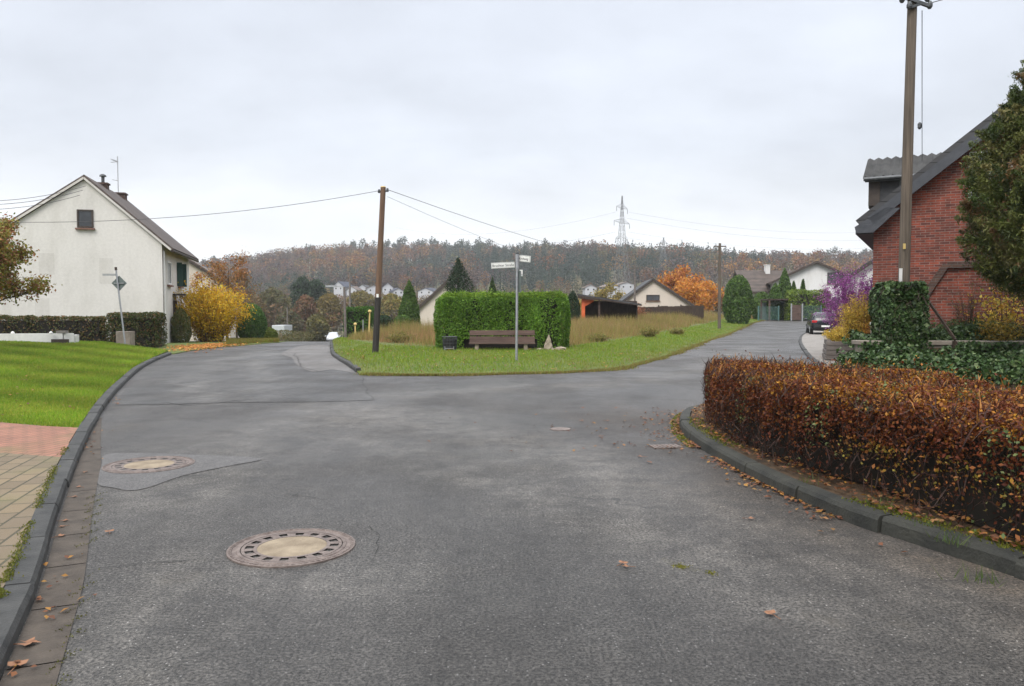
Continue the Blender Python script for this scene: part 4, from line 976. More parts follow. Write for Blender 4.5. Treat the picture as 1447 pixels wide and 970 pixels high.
# left pole
x, y = G(530.5, 503); zb = float(izv(x, y)); tp = Vector(P(541.5, 265, 27.6))
t = thing('utility_pole', 'leaning brown wooden pole with a black tarred foot on the grass corner', 'pole', (x, y, zb))
B = Vector((x, y, zb)); q = lambda k: (tp - B) * k
m = MB(); m.tube([q(-0.01), q(0.15), q(0.335)], [0.118, 0.115, 0.110], 14); m.build('tarred_foot', M['tar'], t)
m = MB(); m.tube([q(0.3355), q(0.7), q(1.0)], [0.109, 0.100, 0.095], 14); m.build('shaft', M['pole_red'], t)
m = MB(); m.tube([q(1.0) - Vector((0.13, 0, 0.14)), q(1.0) + Vector((0.13, 0, -0.14))], 0.025, 6); m.lathe([(0.04, -0.06), (0.05, 0), (0.03, 0.07)], 8, q(1.0) + Vector((0.15, 0, -0.1))); m.lathe([(0.04, -0.06), (0.05, 0), (0.03, 0.07)], 8, q(1.0) + Vector((-0.15, 0, -0.14))); m.build('insulator', M['dark_metal'], t)
m = MB(); m.tube([q(1.0), q(1.0) + Vector((0, 0, 0.03))], [0.1, 0.085], 14); m.build('cap', M['yellow'], t)
m = MB(); m.box(q(0.345) + Vector((0, -0.115, 0)), (0.08, 0.012, 0.12)); m.build('number_plate', M['sign_white'], t)
L_ = tp + Vector((-0.15, 0, -0.12)); R_ = tp + Vector((0.15, 0, -0.08))
wire('overhead_wire', 'thin wire from the brown pole across the cream gable', L_, P(-130, 309, 26.0), 0.5)
far_pole_top = P(1017, 348, 62)
wire('overhead_wire', 'upper of two wires sagging from the brown pole towards the wooded hill', R_, P(1000, 372, 120), 1.6, 0.010)
wire('overhead_wire', 'lower of two wires sagging from the brown pole towards the wooded hill', R_ - Vector((0, 0, 0.25)), P(960, 378, 110), 2.2, 0.006)
for k, (ya, yb) in enumerate(((276, 263), (281, 266), (288, 270))):
    wire('overhead_wire', ('topmost', 'middle', 'lowest')[k] + ' of three wires meeting the cream house near its ridge', P(-70, ya + 8, 30 + k), P(121 - 4 * k, yb + k * 3, 36), 0.25, 0.011, 12)
# right pole
pb = Vector(P(1277, 404, 15.9)); pt = Vector(P(1289.5, -6, 15.9)); pd = (pt - pb)
b0 = pb - pd * (pb.z - 0.85) / pd.z
t = thing('utility_pole', 'tall weathered wooden pole rising out of the ivy in front of the brick house', 'pole', b0)
m = MB(); m.tube([(pt - b0) * k for k in (0, 0.3, 0.65, 1.0)], [0.115, 0.108, 0.098, 0.09], 16); m.build('shaft', M['pole_wood'], t)
tt = pt - b0
m = MB(); m.beam(tt + Vector((-0.26, -0.09, -0.05)), tt + Vector((0.30, -0.13, -0.27)), 0.06, 0.06); m.beam(tt + Vector((-0.15, -0.12, -0.3)), tt + Vector((0.15, -0.12, -0.2)), 0.04, 0.05); m.build('crossarm', M['dark_metal'], t)
for dx, dz in ((-0.27, 0.0), (-0.12, -0.13), (0.29, -0.12), (0.24, 0.02)):
    m = MB(); m.lathe([(0.03, -0.07), (0.055, -0.03), (0.055, 0.02), (0.03, 0.08)], 10, tt + Vector((dx, -0.12, dz - 0.12))); m.build('insulator', M['dark_metal'], t)
m = MB(); m.box(Vector(P(1273.5, 349, 15.9)) - b0 + Vector((0, -0.125, 0)), (0.05, 0.012, 0.11)); m.build('marker', M['yellow'], t)
m = MB(); m.box(Vector(P(1268, 391, 15.9)) - b0 + Vector((0, -0.135, 0)), (0.055, 0.03, 0.32)); m.build('cable_guard', M['white'], t)
A_ = Vector(pt) + Vector((0.2, 0, -0.3)); B_ = Vector(P(1303, 228, 22))
wire('stay_wire', 'thin stay wire with a dark insulator beside the tall pole', A_, B_, 0.02, 0.008, 8)
m = MB(); m.lathe([(0.02, -0.09), (0.05, -0.05), (0.05, 0.05), (0.02, 0.09)], 10); ii = A_.lerp(B_, 0.62); tag(m.build('insulator', M['dark_metal'], loc=Vector(P(1299.5, 178, A_.lerp(B_, 0.7).y))), 'dark insulator strung on the stay wire beside the tall pole', 'insulator')
wire('overhead_wire', 'wire leaving the top of the tall pole towards the upper left', pt + Vector((-0.27, -0.12, -0.12)), (-14, 4, 9.6), 0.3, 0.009)
wire('overhead_wire', 'wire leaving the crossarm of the tall pole towards the upper right', pt + Vector((0.29, -0.12, -0.2)), (16, 9, 8.6), 0.1, 0.009)

# slender poles further off
def slim_pole(label, px, py0, py1, Y, r, mat='pole_wood', dx=0.0, extra=None, name='utility_pole', cat='pole'):
    b = Vector(P(px, py0, Y)); tp = Vector(P(px + dx, py1, Y)); t = thing(name, label, cat, b)
    m = MB(); m.tube([Vector((0, 0, -1.2)), (tp - b) * 0.5, tp - b], [r * 1.15, r, r * 0.85], 10); m.build('shaft', M[mat], t)
    if extra: extra(t, tp - b)
    return t
def caparm(t, p): m = MB(); m.beam(p + Vector((-0.5, 0, -0.25)), p + Vector((0.5, 0, -0.25)), 0.09, 0.09); m.build('crossarm', M['pole_wood'], t)
def knob(t, p): m = MB(); m.lathe([(0.03, -0.02), (0.09, 0.03), (0.09, 0.10), (0.03, 0.15)], 12, p); m.build('cap', M['yellow'], t)
def lamp(t, p): m = MB(); m.beam(p, p + Vector((-0.5, 0, 0.05)), 0.06, 0.06); m.box(p + Vector((-0.75, 0, 0.05)), (0.6, 0.16, 0.1)); m.build('lamp_head', M['metal'], t)
slim_pole('plain brown pole standing in the dry grass near the round dark tree', 1016.5, 459, 344, 62, 0.12, 'pole_wood', 0.8, caparm)
slim_pole('grey pole in front of the beige bungalow', 897, 436, 376, 88, 0.10, 'timber_grey', 0, caparm)
slim_pole('pale street lamp with a short arm beyond the grass corner', 488.5, 482, 406, 44, 0.075, 'timber_grey', -2, lamp, 'street_lamp', 'lamp')
slim_pole('grey pole beyond the street lamp among the olive trees', 494, 446, 385, 120, 0.15, 'timber_grey', 0.6, caparm)
slim_pole('tall yellow marker post beside the brown pole', 521, 482, 442, 40, 0.042, 'yellow', 1.5, knob, 'marker_post', 'post')
slim_pole('short yellow marker post beside the clipped hedge', 502, 482, 460, 42, 0.042, 'yellow', 0, knob, 'marker_post', 'post')
slim_pole('thin grey stake between the two yellow marker posts', 513, 480, 452, 43, 0.03, 'metal', 0, None, 'marker_post', 'post')
slim_pole('white post among the bushes down the left road', 406, 462, 434, 130, 0.10, 'timber_grey', 0, None, 'marker_post', 'post')

# street name sign
x, y = G(729.8, 515.5); zb = float(izv(x, y)); tp = Vector(P(731, 361, y)); B = Vector((x, y, zb)); hgt = tp.z - zb
t = thing('street_sign', 'grey signpost with two white street name blades in front of the bench', 'sign', B)
m = MB(); m.tube([(0, 0, -0.05), ((tp.x - x) * 0.5, 0, hgt * 0.5), (tp.x - x, 0, hgt + 0.03)], 0.038, 12); m.build('post', M['zinc'], t)
m = MB(); m.lathe([(0.05, 0), (0.045, 0.05), (0.01, 0.07)], 12, (tp.x - x, 0, hgt + 0.03)); m.build('post_cap', M['dark_metal'], t)
def blade(s, c, w, hh, ang, roll=0.0, size=0.1):
    Mx = Matrix.Translation(c) @ Matrix.Rotation(ang, 4, 'Z') @ Matrix.Rotation(roll, 4, 'Y')
    m = MB(); m.box((0, 0, 0), (w, 0.03, hh)); m.v = [tuple(Mx @ Vector(q)) for q in m.v]
    o = m.build('name_blade', M['sign_white'], t, bevel=0.006)
    e = MB(); z = hh / 2 - 0.012
    for a, b in (((-w / 2 + .012, -z), (w / 2 - .012, -z)), ((-w / 2 + .012, z), (w / 2 - .012, z)), ((-w / 2 + .012, -z), (-w / 2 + .012, z)), ((w / 2 - .012, -z), (w / 2 - .012, z))):
        e.beam(Mx @ Vector((a[0], -0.0175, a[1])), Mx @ Vector((b[0], -0.0175, b[1])), 0.004, 0.005)
    e.build('border', M['ink'], o)
    tx = text(o, s, size, M['ink'], Mx @ Matrix.Translation((0, -0.0175, -0.004)) @ Matrix.Rotation(R(90), 4, 'X'))
    return o
px_ = y / F
blade('Bruchter Straße', Vector((-0.40, -0.02, hgt - 0.30)), 0.72, 0.175, R(12), R(3.5) * -1, 0.102)
blade('Kirchweg', Vector((0.22, -0.10, hgt - 0.11)), 0.56, 0.19, R(-48), R(6), 0.105)
m = MB(); m.lathe([(0.055, -0.42), (0.055, 0.02)], 12, (tp.x - x, 0, hgt)); m.build('clamp', M['zinc'], t)
m = MB(); m.box((0.075, 0.0, hgt - 0.78), (0.014, 0.42, 0.62), rz=R(14)); m.build('back_plate', M['sign_back'], t)
m = MB(); m.box((0.14, -0.05, hgt - 0.50), (0.09, 0.02, 0.13)); m.box((0.14, -0.05, hgt - 0.60), (0.09, 0.02, 0.05)); m.build('number_plate', M['sign_white'], t)

# leaning priority sign on the left
Y = 31.0; bx, by, _ = P(177, 492, Y); B = Vector((bx, Y, float(lawn_z(bx, Y)))); tp = Vector(P(164, 382, Y))
t = thing('traffic_sign', 'leaning signpost with the grey back of a diamond sign', 'sign', B); e = tp - B
m = MB(); m.tube([e * -0.02, e * 0.5, e], 0.033, 10); m.build('post', M['zinc'], t)
dc = Vector(P(167.5, 400.5, Y)) - B + Vector((0, 0.05, 0)); s = 0.31
m = MB(); m.prism([dc + Vector((-s, 0, 0)), dc + Vector((0, 0, -s)), dc + Vector((s, 0, 0)), dc + Vector((0, 0, s))], (0, 0.012, 0)); m.build('diamond_plate', M['sign_back'], t)
m = MB(); m.beam(dc + Vector((-0.2, -0.02, 0.0)), dc + Vector((0.2, -0.02, 0.0)), 0.03, 0.04); m.build('bracket', M['zinc'], t)
a = Vector(P(145, 388.5, Y)) - B; b = Vector(P(163.5, 388.5, Y)) - B
m = MB(); m.beam(a, b, 0.03, 0.085); m.build('name_blade', M['metal'], t)
m = MB(); m.tube([e, e * 1.04], 0.05, 8); m.build('cap', M['timber_dark'], t)
bx2, _, _ = P(178.5, 492, 31.6)
tag(MB().box((0, 0, 0.2), (0.60, 0.4, 0.62)).build('stone_block', M['old_wall'], loc=(bx2, 31.55, float(lawn_z(bx2, 31.55))), bevel=0.02), 'square grey stone block at the foot of the leaning sign', 'block')

# bench
Yb = 29.3; xl, xr = P(663, 490, Yb)[0], P(756, 490, Yb)[0]; zb = float(izv(0, Yb)); Wb = xr - xl
t = thing('park_bench', 'dark brown plank bench standing against the clipped green hedge', 'bench', ((xl + xr) / 2, Yb, zb)); 
def zpx(py, Y): return P(700, py, Y)[2]
for a, b in ((467.2, 474.3), (475.8, 484.0)):
    z0, z1 = zpx(b, Yb + 0.25) - zb, zpx(a, Yb + 0.25) - zb
    m = MB(); m.box((0, 0.25 + 0.03 * (z0 + z1), (z0 + z1) / 2), (Wb, 0.05, z1 - z0), rx=R(-8)); m.build('backrest_plank', M['timber_brown'], t, bevel=0.008)
zs = zpx(485.3, Yb) - zb
for k in range(3):
    m = MB(); m.box((0, -0.22 + 0.15 * k, zs), (Wb, 0.135, 0.045)); m.build('seat_plank', M['timber_brown'], t, bevel=0.008)
for sx in (-0.96, 0.9):
    m = MB(); m.bb(sx - 0.07, sx + 0.07, -0.22, 0.22, -0.05, zs - 0.0235); m.build('leg', M['stone'], t, bevel=0.01)
    m = MB(); m.beam((sx, 0.225, 0.0), (sx, 0.36, zpx(468, Yb + 0.3) - zb), 0.08, 0.05); m.build('back_support', M['timber_dark'], t)
# wire litter basket
Yc = 29.2; xl, xr = P(625.5, 490, Yc)[0], P(646, 490, Yc)[0]; w = xr - xl; zb = float(izv(xl, Yc)); zt = zpx(476, Yc) - zb; z0 = zpx(494, Yc) - zb
t = thing('litter_basket', 'dark wire litter basket on a thin stand left of the bench', 'bin', ((xl + xr) / 2, Yc, zb))
m = MB(); r = w / 2
for k in range(28):
    a = k * 2 * math.pi / 28; m.tube([(r * math.cos(a), r * math.sin(a), zt), (r * 0.92 * math.cos(a), r * 0.92 * math.sin(a), z0)], 0.0075, 4)
for k in range(5):
    z = z0 + (zt - z0) * k / 4; rr = r * (0.92 + 0.08 * k / 4)
    m.tube([(rr * math.cos(a), rr * math.sin(a), z) for a in np.linspace(0, 2 * math.pi, 25)], 0.012 if k in (0, 4) else 0.007, 4, False)
m.build('wire_cage', M['dark_metal'], t)
m = MB(); m.lathe([(r * 0.88, z0), (r * 0.93, zt - 0.08), (r * 0.9, zt - 0.1)], 20); m.build('liner', M['pit'], t)
m = MB(); m.tube([(-r * 0.6, -r, -0.05), (-r * 0.6, -r, z0 + 0.12)], 0.016, 6); m.tube([(r * 0.6, -r * 0.9, -0.05), (r * 0.6, -r * 0.9, z0 + 0.12)], 0.016, 6); m.tube([(-r * 0.6, -r, z0 + 0.05), (r * 0.6, -r * 0.9, z0 + 0.05)], 0.016, 6); m.build('stand', M['zinc'], t)
# stones under the hedge
def stone(label, px, py, Y, w, d, hh, tip=0.5, seed=0):
    x = P(px, py, Y)[0]; r = np.random.default_rng(seed); mb = MB(); n = 10; vs = []; fs = []
    for i in range(7):
        k = i / 6; s = (1 - k) ** tip if i < 6 else 0.08
        for j in range(n):
            a = j * 2 * math.pi / n; q = 1 + 0.22 * r.normal() * 0.6
            vs.append((w / 2 * s * q * math.cos(a) + 0.06 * w * k, d / 2 * s * q * math.sin(a), hh * k - 0.03))
    for i in range(6):
        for j in range(n):
            a, b = i * n + j, i * n + (j + 1) % n; fs.append((a, b, b + n, a + n))
    fs.append(tuple(range(6 * n, 7 * n)))
    mb.add(vs, fs); return tag(mb.build('boulder', M['stone'], loc=(x, Y, float(izv(x, Y)))), label, 'stone')
stone('upright pointed brown stone right of the bench', 774.5, 497, 29.3, 0.42, 0.3, 0.62, 0.8, 3)
stone('flat brown stone lying at the right end of the clipped hedge', 791, 498, 29.4, 0.62, 0.4, 0.16, 0.35, 4)
stone('small flat stone beneath the bench end', 762, 497.5, 29.5, 0.4, 0.3, 0.10, 0.35, 6)
# small grey rubble beside the forecourt mouth: iron gully lid on the right road
x, y = G(941, 632); t = thing('drain_cover', 'small grey iron drain lid in the road by the mossy kerb tip', 'drain', (x, y, h(x, y)), 0.2)
m = MB(); m.box((0, 0, 0.006), (0.34, 0.22, 0.014)); m.build('frame', M['iron'], t); m = MB()
for k in range(6): m.box((-0.13 + 0.052 * k, 0, 0.016), (0.028, 0.17, 0.006))
m.build('grate', M['iron'], t)
# road pieces: little worn patch near centre
x, y = G(792, 607); t = thing('valve_cover', 'small oval iron valve lid in the middle of the junction', 'drain', (x, y, h(x, y)), 0.4)
m = MB(); m.lathe([(0.14, -0.02), (0.14, 0.008), (0.11, 0.011), (0.001, 0.012)], 20); m.build('lid', M['iron'], t)

# ================================================================== cars
M['black_paint'] = noisy('black_paint', (0.010, 0.012, 0.018), (0.013, 0.015, 0.022), 2, 0.22, spec=0.6)
M['white_paint'] = noisy('white_paint', (0.42, 0.44, 0.46), (0.46, 0.48, 0.50), 2, 0.3, spec=0.6)
M['tyre'] = noisy('tyre', (0.012, 0.012, 0.012), (0.022, 0.022, 0.022), 8, 0.8)
M['tail'] = noisy('tail', (0.35, 0.01, 0.015), (0.45, 0.015, 0.02), 8, 0.25)
M['car_glass'] = noisy('car_glass', (0.02, 0.024, 0.028), (0.035, 0.04, 0.045), 2, 0.06, spec=0.8)
def car(label, loc, rz, paint):
    t = thing('parked_car', label, 'car', loc, rz, None)
    # sections along the length (rear at y=0): half width, sill, belt, roof half width, roof height
    S = [(0.00, 0.66, 0.42, 0.70, 0.62, 0.86), (0.06, 0.80, 0.30, 0.92, 0.68, 1.02), (0.22, 0.86, 0.24, 0.97, 0.66, 1.30), (0.55, 0.885, 0.22, 0.97, 0.62, 1.46), (1.2, 0.895, 0.22, 0.96, 0.61, 1.50), (2.2, 0.895, 0.22, 0.94, 0.61, 1.48), (2.75, 0.89, 0.22, 0.93, 0.58, 1.36), (3.25, 0.88, 0.22, 0.92, 0.66, 1.02), (3.9, 0.83, 0.26, 0.82, 0.62, 0.88), (4.2, 0.66, 0.36, 0.62, 0.5, 0.70)]
    rings = []
    for y, w, zs, zb, rw, zr in S:
        half = [(w * 0.9, zs), (w, zs + 0.16), (w, (zs + zb) / 2 + 0.06), (w * 0.97, zb), (rw + 0.03, zr - 0.07), (rw * 0.8, zr)]
        rings.append([(x, y, z) for x, z in half] + [(-x, y, z) for x, z in half[::-1]])
    n = 12; m = MB(); vs = [p for r in rings for p in r]; fs = []
    for i in range(len(S) - 1):
        for k in range(n):
            a, b = i * n + k, i * n + (k + 1) % n; fs.append((a, a + n, b + n, b))
    fs += [tuple(range(n)), tuple(range((len(S) - 1) * n, len(S) * n))[::-1]]
    m.add(vs, fs); bo = m.build('body', M[paint], t, smooth=True)
    s = bo.modifiers.new('Subdivision', 'SUBSURF'); s.levels = s.render_levels = 1
    def pane(name, quads, push):
        g = MB()
        for q in quads:
            q = [Vector(p) for p in q]; c = sum(q, Vector()) / 4; nn = (q[1] - q[0]).cross(q[2] - q[0]).normalized()
            if nn.dot(c - Vector((0, 2, 0.8))) < 0: nn = -nn
            g.add([c + (p - c) * 0.9 + nn * push for p in q], [(0, 1, 2, 3)])
        return g.build(name, M['car_glass'], t)
    r = rings
    pane('rear_window', [[r[1][4], r[1][7], r[2][7], r[2][4]], [r[2][4], r[2][7], r[3][7], r[3][4]]], 0.012)
    pane('windscreen', [[r[6][4], r[6][7], r[7][7], r[7][4]]], 0.015)
    for a, b in ((3, 4), (8, 7)):
        pane('side_window', [[r[i][a], r[i][b], r[i + 1][b], r[i + 1][a]] for i in (2, 3, 4, 5)], 0.004)
    for sx in (-1, 1):
        m = MB(); m.box((sx * 0.66, 0.05, 0.86), (0.34, 0.12, 0.15), rz=-sx * 0.25); m.build('tail_light', M['tail'], t, bevel=0.02)
        m = MB(); m.box((sx * 0.62, 4.02, 0.68), (0.3, 0.1, 0.12), rz=sx * 0.5); m.build('headlight', M['frame_white'], t, bevel=0.02)
        for wy in (0.75, 3.35):
            m = MB(); c = Vector((sx * 0.80, wy, 0.32)); N = 20
            m.tube([c + Vector((sx * -0.1, 0, 0)), c + Vector((sx * 0.1, 0, 0))], 0.32, N); wo = m.build('wheel', M['tyre'], t)
            m = MB(); m.tube([c + Vector((sx * 0.095, 0, 0)), c + Vector((sx * 0.112, 0, 0))], [0.21, 0.19], N); m.build('rim', M['metal'], wo)
        m = MB(); m.box((sx * 0.98, 2.75, 0.98), (0.18, 0.1, 0.13)); m.build('mirror', M[paint], t, bevel=0.02)
    m = MB(); m.box((0, -0.02, 0.55), (1.45, 0.14, 0.2)); m.build('bumper', M['tyre'] if paint == 'black_paint' else M[paint], t, bevel=0.04)
    m = MB(); m.box((0.0, -0.095, 0.56), (0.52, 0.012, 0.11)); m.build('number_plate', M['sign_white'], t)
    return t
x, y = G(1168, 474.5); car('black hatchback parked with its tail to the road beside the purple shrub', (x - 0.2, y - 0.3, 0.06), R(-16), 'black_paint')
x, y, z = P(472, 486, 112); car('white car half hidden past the crest of the left road', (x, 112, h(x, 112) + 0.02), R(190), 'white_paint')
x, y, z = P(393, 470, 118); t = thing('box_trailer', 'white box trailer among the bushes at the end of the left road', 'trailer', (x, 118, h(x, 118)), R(-6))
zz_ = z - h(x, 118)
m = MB(); m.bb(-1.0, 1.0, 0, 3.2, zz_ - 0.35, zz_ + 1.1); m.build('box', M['white_paint'], t, bevel=0.05)
m = MB(); m.bb(-0.9, 0.9, 0.1, 3.1, zz_ - 0.5, zz_ - 0.352); m.build('chassis', M['dark_metal'], t)
for sx in (-0.9, 0.9): m = MB(); m.tube([(sx - 0.1, 1.6, zz_ - 0.7), (sx + 0.1, 1.6, zz_ - 0.7)], 0.33, 16); m.build('wheel', M['tyre'], t)

# ================================================================== fences on the far side of the field
def fence(name, label, pts, zf, hh, mat, board=True, post_h=None, cat='fence'):
    a0 = pts[0]; t = thing(name, label, cat, (a0[0], a0[1], zf(*a0))); o = Vector(t.location)
    L = even(pts, 2.2); m = MB()
    for a, b in zip(L[:-1], L[1:]):
        za, zb = zf(*a), zf(*b); d = np.array(b) - a; nb = 10 if board else 6
        for k in range(nb):
            p, q = a + d * (k + 0.04) / nb, a + d * (k + 0.96) / nb; jj = rng.uniform(-0.03, 0.03)
            if board: m.beam((p[0] - o.x + d[0] / nb * .5, p[1] - o.y, za - o.z + 0.05), (p[0] - o.x + d[0] / nb * .5, p[1] - o.y, za - o.z + hh + jj), abs(d[0]) / nb * 0.9 + 0.02, 0.025)
        if not board:
            for z in (0.1, 0.4, 0.7, 1.0):
                m.beam((a[0] - o.x, a[1] - o.y, za - o.z + hh * z), (b[0] - o.x, b[1] - o.y, zb - o.z + hh * z), 0.02, 0.02)
            for k in range(24):
                p = a + d * (k + 0.5) / 24; m.beam((p[0] - o.x, p[1] - o.y, za - o.z + 0.05), (p[0] - o.x, p[1] - o.y, za - o.z + hh), 0.02, 0.02)
    m.build('panel', mat, t)
    for p in L:
        m = MB(); m.box((p[0] - o.x, p[1] - o.y + 0.06, zf(*p) - o.z + (post_h or hh + 0.1) / 2), (0.12, 0.12, post_h or hh + 0.1)); m.build('post', mat, t)
    return t
M['teal'] = noisy('teal', (0.05, 0.12, 0.11), (0.09, 0.17, 0.155), 5, 0.6)
g_ = lambda x, y: float(izv(x, y))
fence('board_fence', 'long dark brown board fence along the far side of the dry field', [P(q, 440, 76)[:2] for q in (868, 920, 970, 1018)], g_, 1.5, M['timber_dark'])
fence('wire_fence', 'teal green mesh fence beside the small open carport', [P(q, 440, 84)[:2] for q in (1072, 1095, 1121)], lambda x, y: h(x, y) + 0.05, 1.5, M['teal'], False)
fence('wire_fence', 'teal green mesh fence right of the brown gate', [P(q, 440, 84)[:2] for q in (1132, 1150, 1180)], lambda x, y: h(x, y) + 0.05, 1.6, M['teal'], False)
x, y, z = P(1126, 450, 83.6); t = thing('garden_gate', 'reddish brown board gate between two teal fences', 'gate', (x, y, h(x, y)))
m = MB()
for k in range(6): m.bb(-0.5 + k * 0.165, -0.345 + k * 0.165, 0, 0.03, 0.1, 1.75)
m.build('boards', M['timber_brown'], t); m = MB(); m.bb(-0.5, 0.49, 0.032, 0.07, 0.4, 0.52); m.bb(-0.5, 0.49, 0.032, 0.07, 1.3, 1.42); m.build('ledge', M['timber_dark'], t)
for sx in (-0.6, 0.6): m = MB(); m.bb(sx - 0.06, sx + 0.06, -0.02, 0.1, 0, 1.9); m.build('post', M['metal'], t)
x, y, z = P(1085, 450, 87); t = thing('carport', 'small dark roofed carport between hedge and teal fence', 'carport', (x, y, h(x, y)))
m = MB(); m.bb(-0.4, 3.4, -1.5, 1.5, 2.25, 2.42); m.build('roof', M['timber_dark'], t)
for a, b in ((-0.3, -1.4), (3.3, -1.4), (-0.3, 1.4), (3.3, 1.4)): m = MB(); m.bb(a - 0.08, a + 0.08, b - 0.08, b + 0.08, 0, 2.247); m.build('post', M['timber_brown'], t)
m = MB(); m.bb(-0.2, 3.2, 1.3, 1.36, 0, 2.0); m.build('back_wall', M['sign_back'], t)

# ================================================================== lattice pylons
def pylon(label, px, Y, ztop, zbase, base_w, arms, rz):
    x = P(px, 300, Y)[0]; hh = ztop - zbase; t = thing('lattice_pylon', label, 'pylon', (x, Y, zbase), rz, None)
    w = lambda k: base_w * (1 - k) ** 1.3 + 0.9 * (1 - 0.6 * k); m = MB(); th = 0.12
    nl = 14; lv = [1 - (1 - i / nl) ** 1.25 for i in range(nl + 1)]; cs = ((-1, -1), (1, -1), (1, 1), (-1, 1))
    for i in range(nl):
        a, b = lv[i], lv[i + 1]; wa, wb = w(a) / 2, w(b) / 2
        for k in range(4):
            p, q = cs[k], cs[(k + 1) % 4]
            m.beam((p[0] * wa, p[1] * wa, a * hh), (p[0] * wb, p[1] * wb, b * hh), th, th)
            m.beam((p[0] * wa, p[1] * wa, a * hh), (q[0] * wb, q[1] * wb, b * hh), th * 0.55, th * 0.55)
            m.beam((q[0] * wa, q[1] * wa, a * hh), (p[0] * wb, p[1] * wb, b * hh), th * 0.55, th * 0.55)
    m.build('lattice_tower', M['pylon_steel'], t)
    for k, half in arms:
        m = MB(); z = k * hh; ww = w(k) / 2
        for sg in (-1, 1):
            for yy in (-ww, ww):
                m.beam((sg * ww, yy, z), (sg * half, 0, z + 0.3), th * 0.7, th * 0.7); m.beam((sg * ww, yy, z + 1.8), (sg * half, 0, z + 0.4), th * 0.7, th * 0.7)
            for s in (0.4, 0.7): m.beam((sg * (ww + (half - ww) * s), 0, z), (sg * (ww + (half - ww) * s), 0, z + 1.8 * (1 - s)), th * 0.5, th * 0.5)
            m.tube([(sg * half, 0, z + 0.2), (sg * half, 0, z - 1.8)], 0.13, 5)
        m.build('crossarm', M['pylon_steel'], t)
    return t, x
pyl, pxx = pylon('tall lattice pylon standing above the wooded hill', 879, 350, P(879, 277, 350)[2], h(50, 350) - 1, 6.5, [(0.58, 6.5), (0.74, 8.5), (0.88, 6)], R(58))
pylon('smaller lattice pylon seen against the wood right of the tall one', 938, 430, P(938, 336, 430)[2], h(85, 430) - 1, 5.5, [(0.72, 7), (0.86, 5)], R(58))
pz = P(879, 300, 350)[2]
for k, (dz, px2, py2) in enumerate(((0, 1330, 318), (-2, 1340, 330), (-9, 1345, 338), (-11, 1350, 345))):
    wire('power_line', ('highest', 'second highest', 'third highest', 'lowest')[k] + ' power line running from the tall pylon to the right', (pxx + 3, 350 + (k % 2) * 6, pz + dz), P(px2, py2, 470), 7, 0.03, 16)
for k, (dz, px2, py2) in enumerate(((0, 560, 322), (-9, 556, 338))):
    wire('power_line', ('higher', 'lower')[k] + ' power line running from the tall pylon to the left', (pxx - 3, 350, pz + dz), P(px2, py2, 520), 7, 0.03, 16)
# ================================================================== plants
M['leaf'] = leafy('leaf', 0.3)
M['needle'] = leafy('needle', 0.15, 0.6)
M['ivy_leaf'] = leafy('ivy_leaf', 0.15, 0.4)
M['bark'] = noisy('bark', (0.045, 0.032, 0.022), (0.10, 0.075, 0.055), 8, 0.9, 0.6, 30, stretch=(2, 2, 0.4))
M['twig'] = noisy('twig', (0.05, 0.03, 0.022), (0.09, 0.055, 0.04), 8, 0.9)
M['core_shade'] = noisy('core_shade', (0.006, 0.005, 0.003), (0.014, 0.011, 0.007), 8, 0.95)  # shade deep inside hedges and ivy, put into a near-black colour
BROWNHEDGE = [(0.130, 0.031, 0.011), (0.175, 0.052, 0.013), (0.085, 0.022, 0.010), (0.24, 0.095, 0.016), (0.135, 0.037, 0.014)]

def sticks(name, pts, size, mat, parent, loc=None, col=(0.07, 0.045, 0.03), up=1.2, aspect=0.045):
    v, f = leaf_arrays(pts, size, aspect=aspect, up=up)
    return link(name, npmesh(name, v, f, np.repeat(pick([col], len(pts)), 4, 0)), mat, parent, loc)
def core(poly, z0, hh, parent, o, name='branch_mass'):
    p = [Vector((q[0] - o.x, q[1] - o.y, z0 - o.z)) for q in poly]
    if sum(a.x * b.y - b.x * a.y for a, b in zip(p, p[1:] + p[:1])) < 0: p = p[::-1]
    m = MB(); m.prism(p, (0, 0, hh)); return m.build(name, M['core_shade'], parent)  # solid fill behind the leaves, its dark colour stands for inner shade
def hedge(label, poly, z0, hh, n, size, cols, w=None, depth=0.1, seed=0, rough=0.05, top=0.2, aspect=0.5, up=0.3, mat='leaf', inner=0.3, tint=None, keep=None, name='hedge', inner_h=0.85, shoots=0, clump=5.0):
    p = np.array(poly, float); c = p.mean(0); t = thing(name, label, 'hedge', (c[0], c[1], z0)); o = Vector(t.location)
    A, N = hedge_points(p, z0, hh, n, depth, seed, rough, top)
    k = rng.random(len(A)) < np.clip(0.62 + 0.55 * wob(A, clump, seed + 50), 0.12, 1); A, N = A[k], N[k]
    C = pick(cols, len(A), w); size = size * rng.uniform(0.6, 1.45, len(A))
    if tint is not None: C = np.clip(tint(A, C), 0, 1)
    if shoots:
        k = np.where(N[:, 2] > 0.6)[0]; k = rng.choice(k, min(shoots, len(k)), replace=False); A[k, 2] += np.minimum(rng.exponential(0.05, len(k)), 0.13); A[k] += rng.normal(0, 0.03, (len(k), 3))
    if keep is not None: k = keep(A); A, N, C, size = A[k], N[k], C[k], size[k]
    leaves('foliage', A - np.array(o), size, C, M[mat], t, nrm=N * 0.8, aspect=aspect, up=up)
    if inner: core(shrink(p, inner), z0, hh * inner_h, t, o)
    return t, o

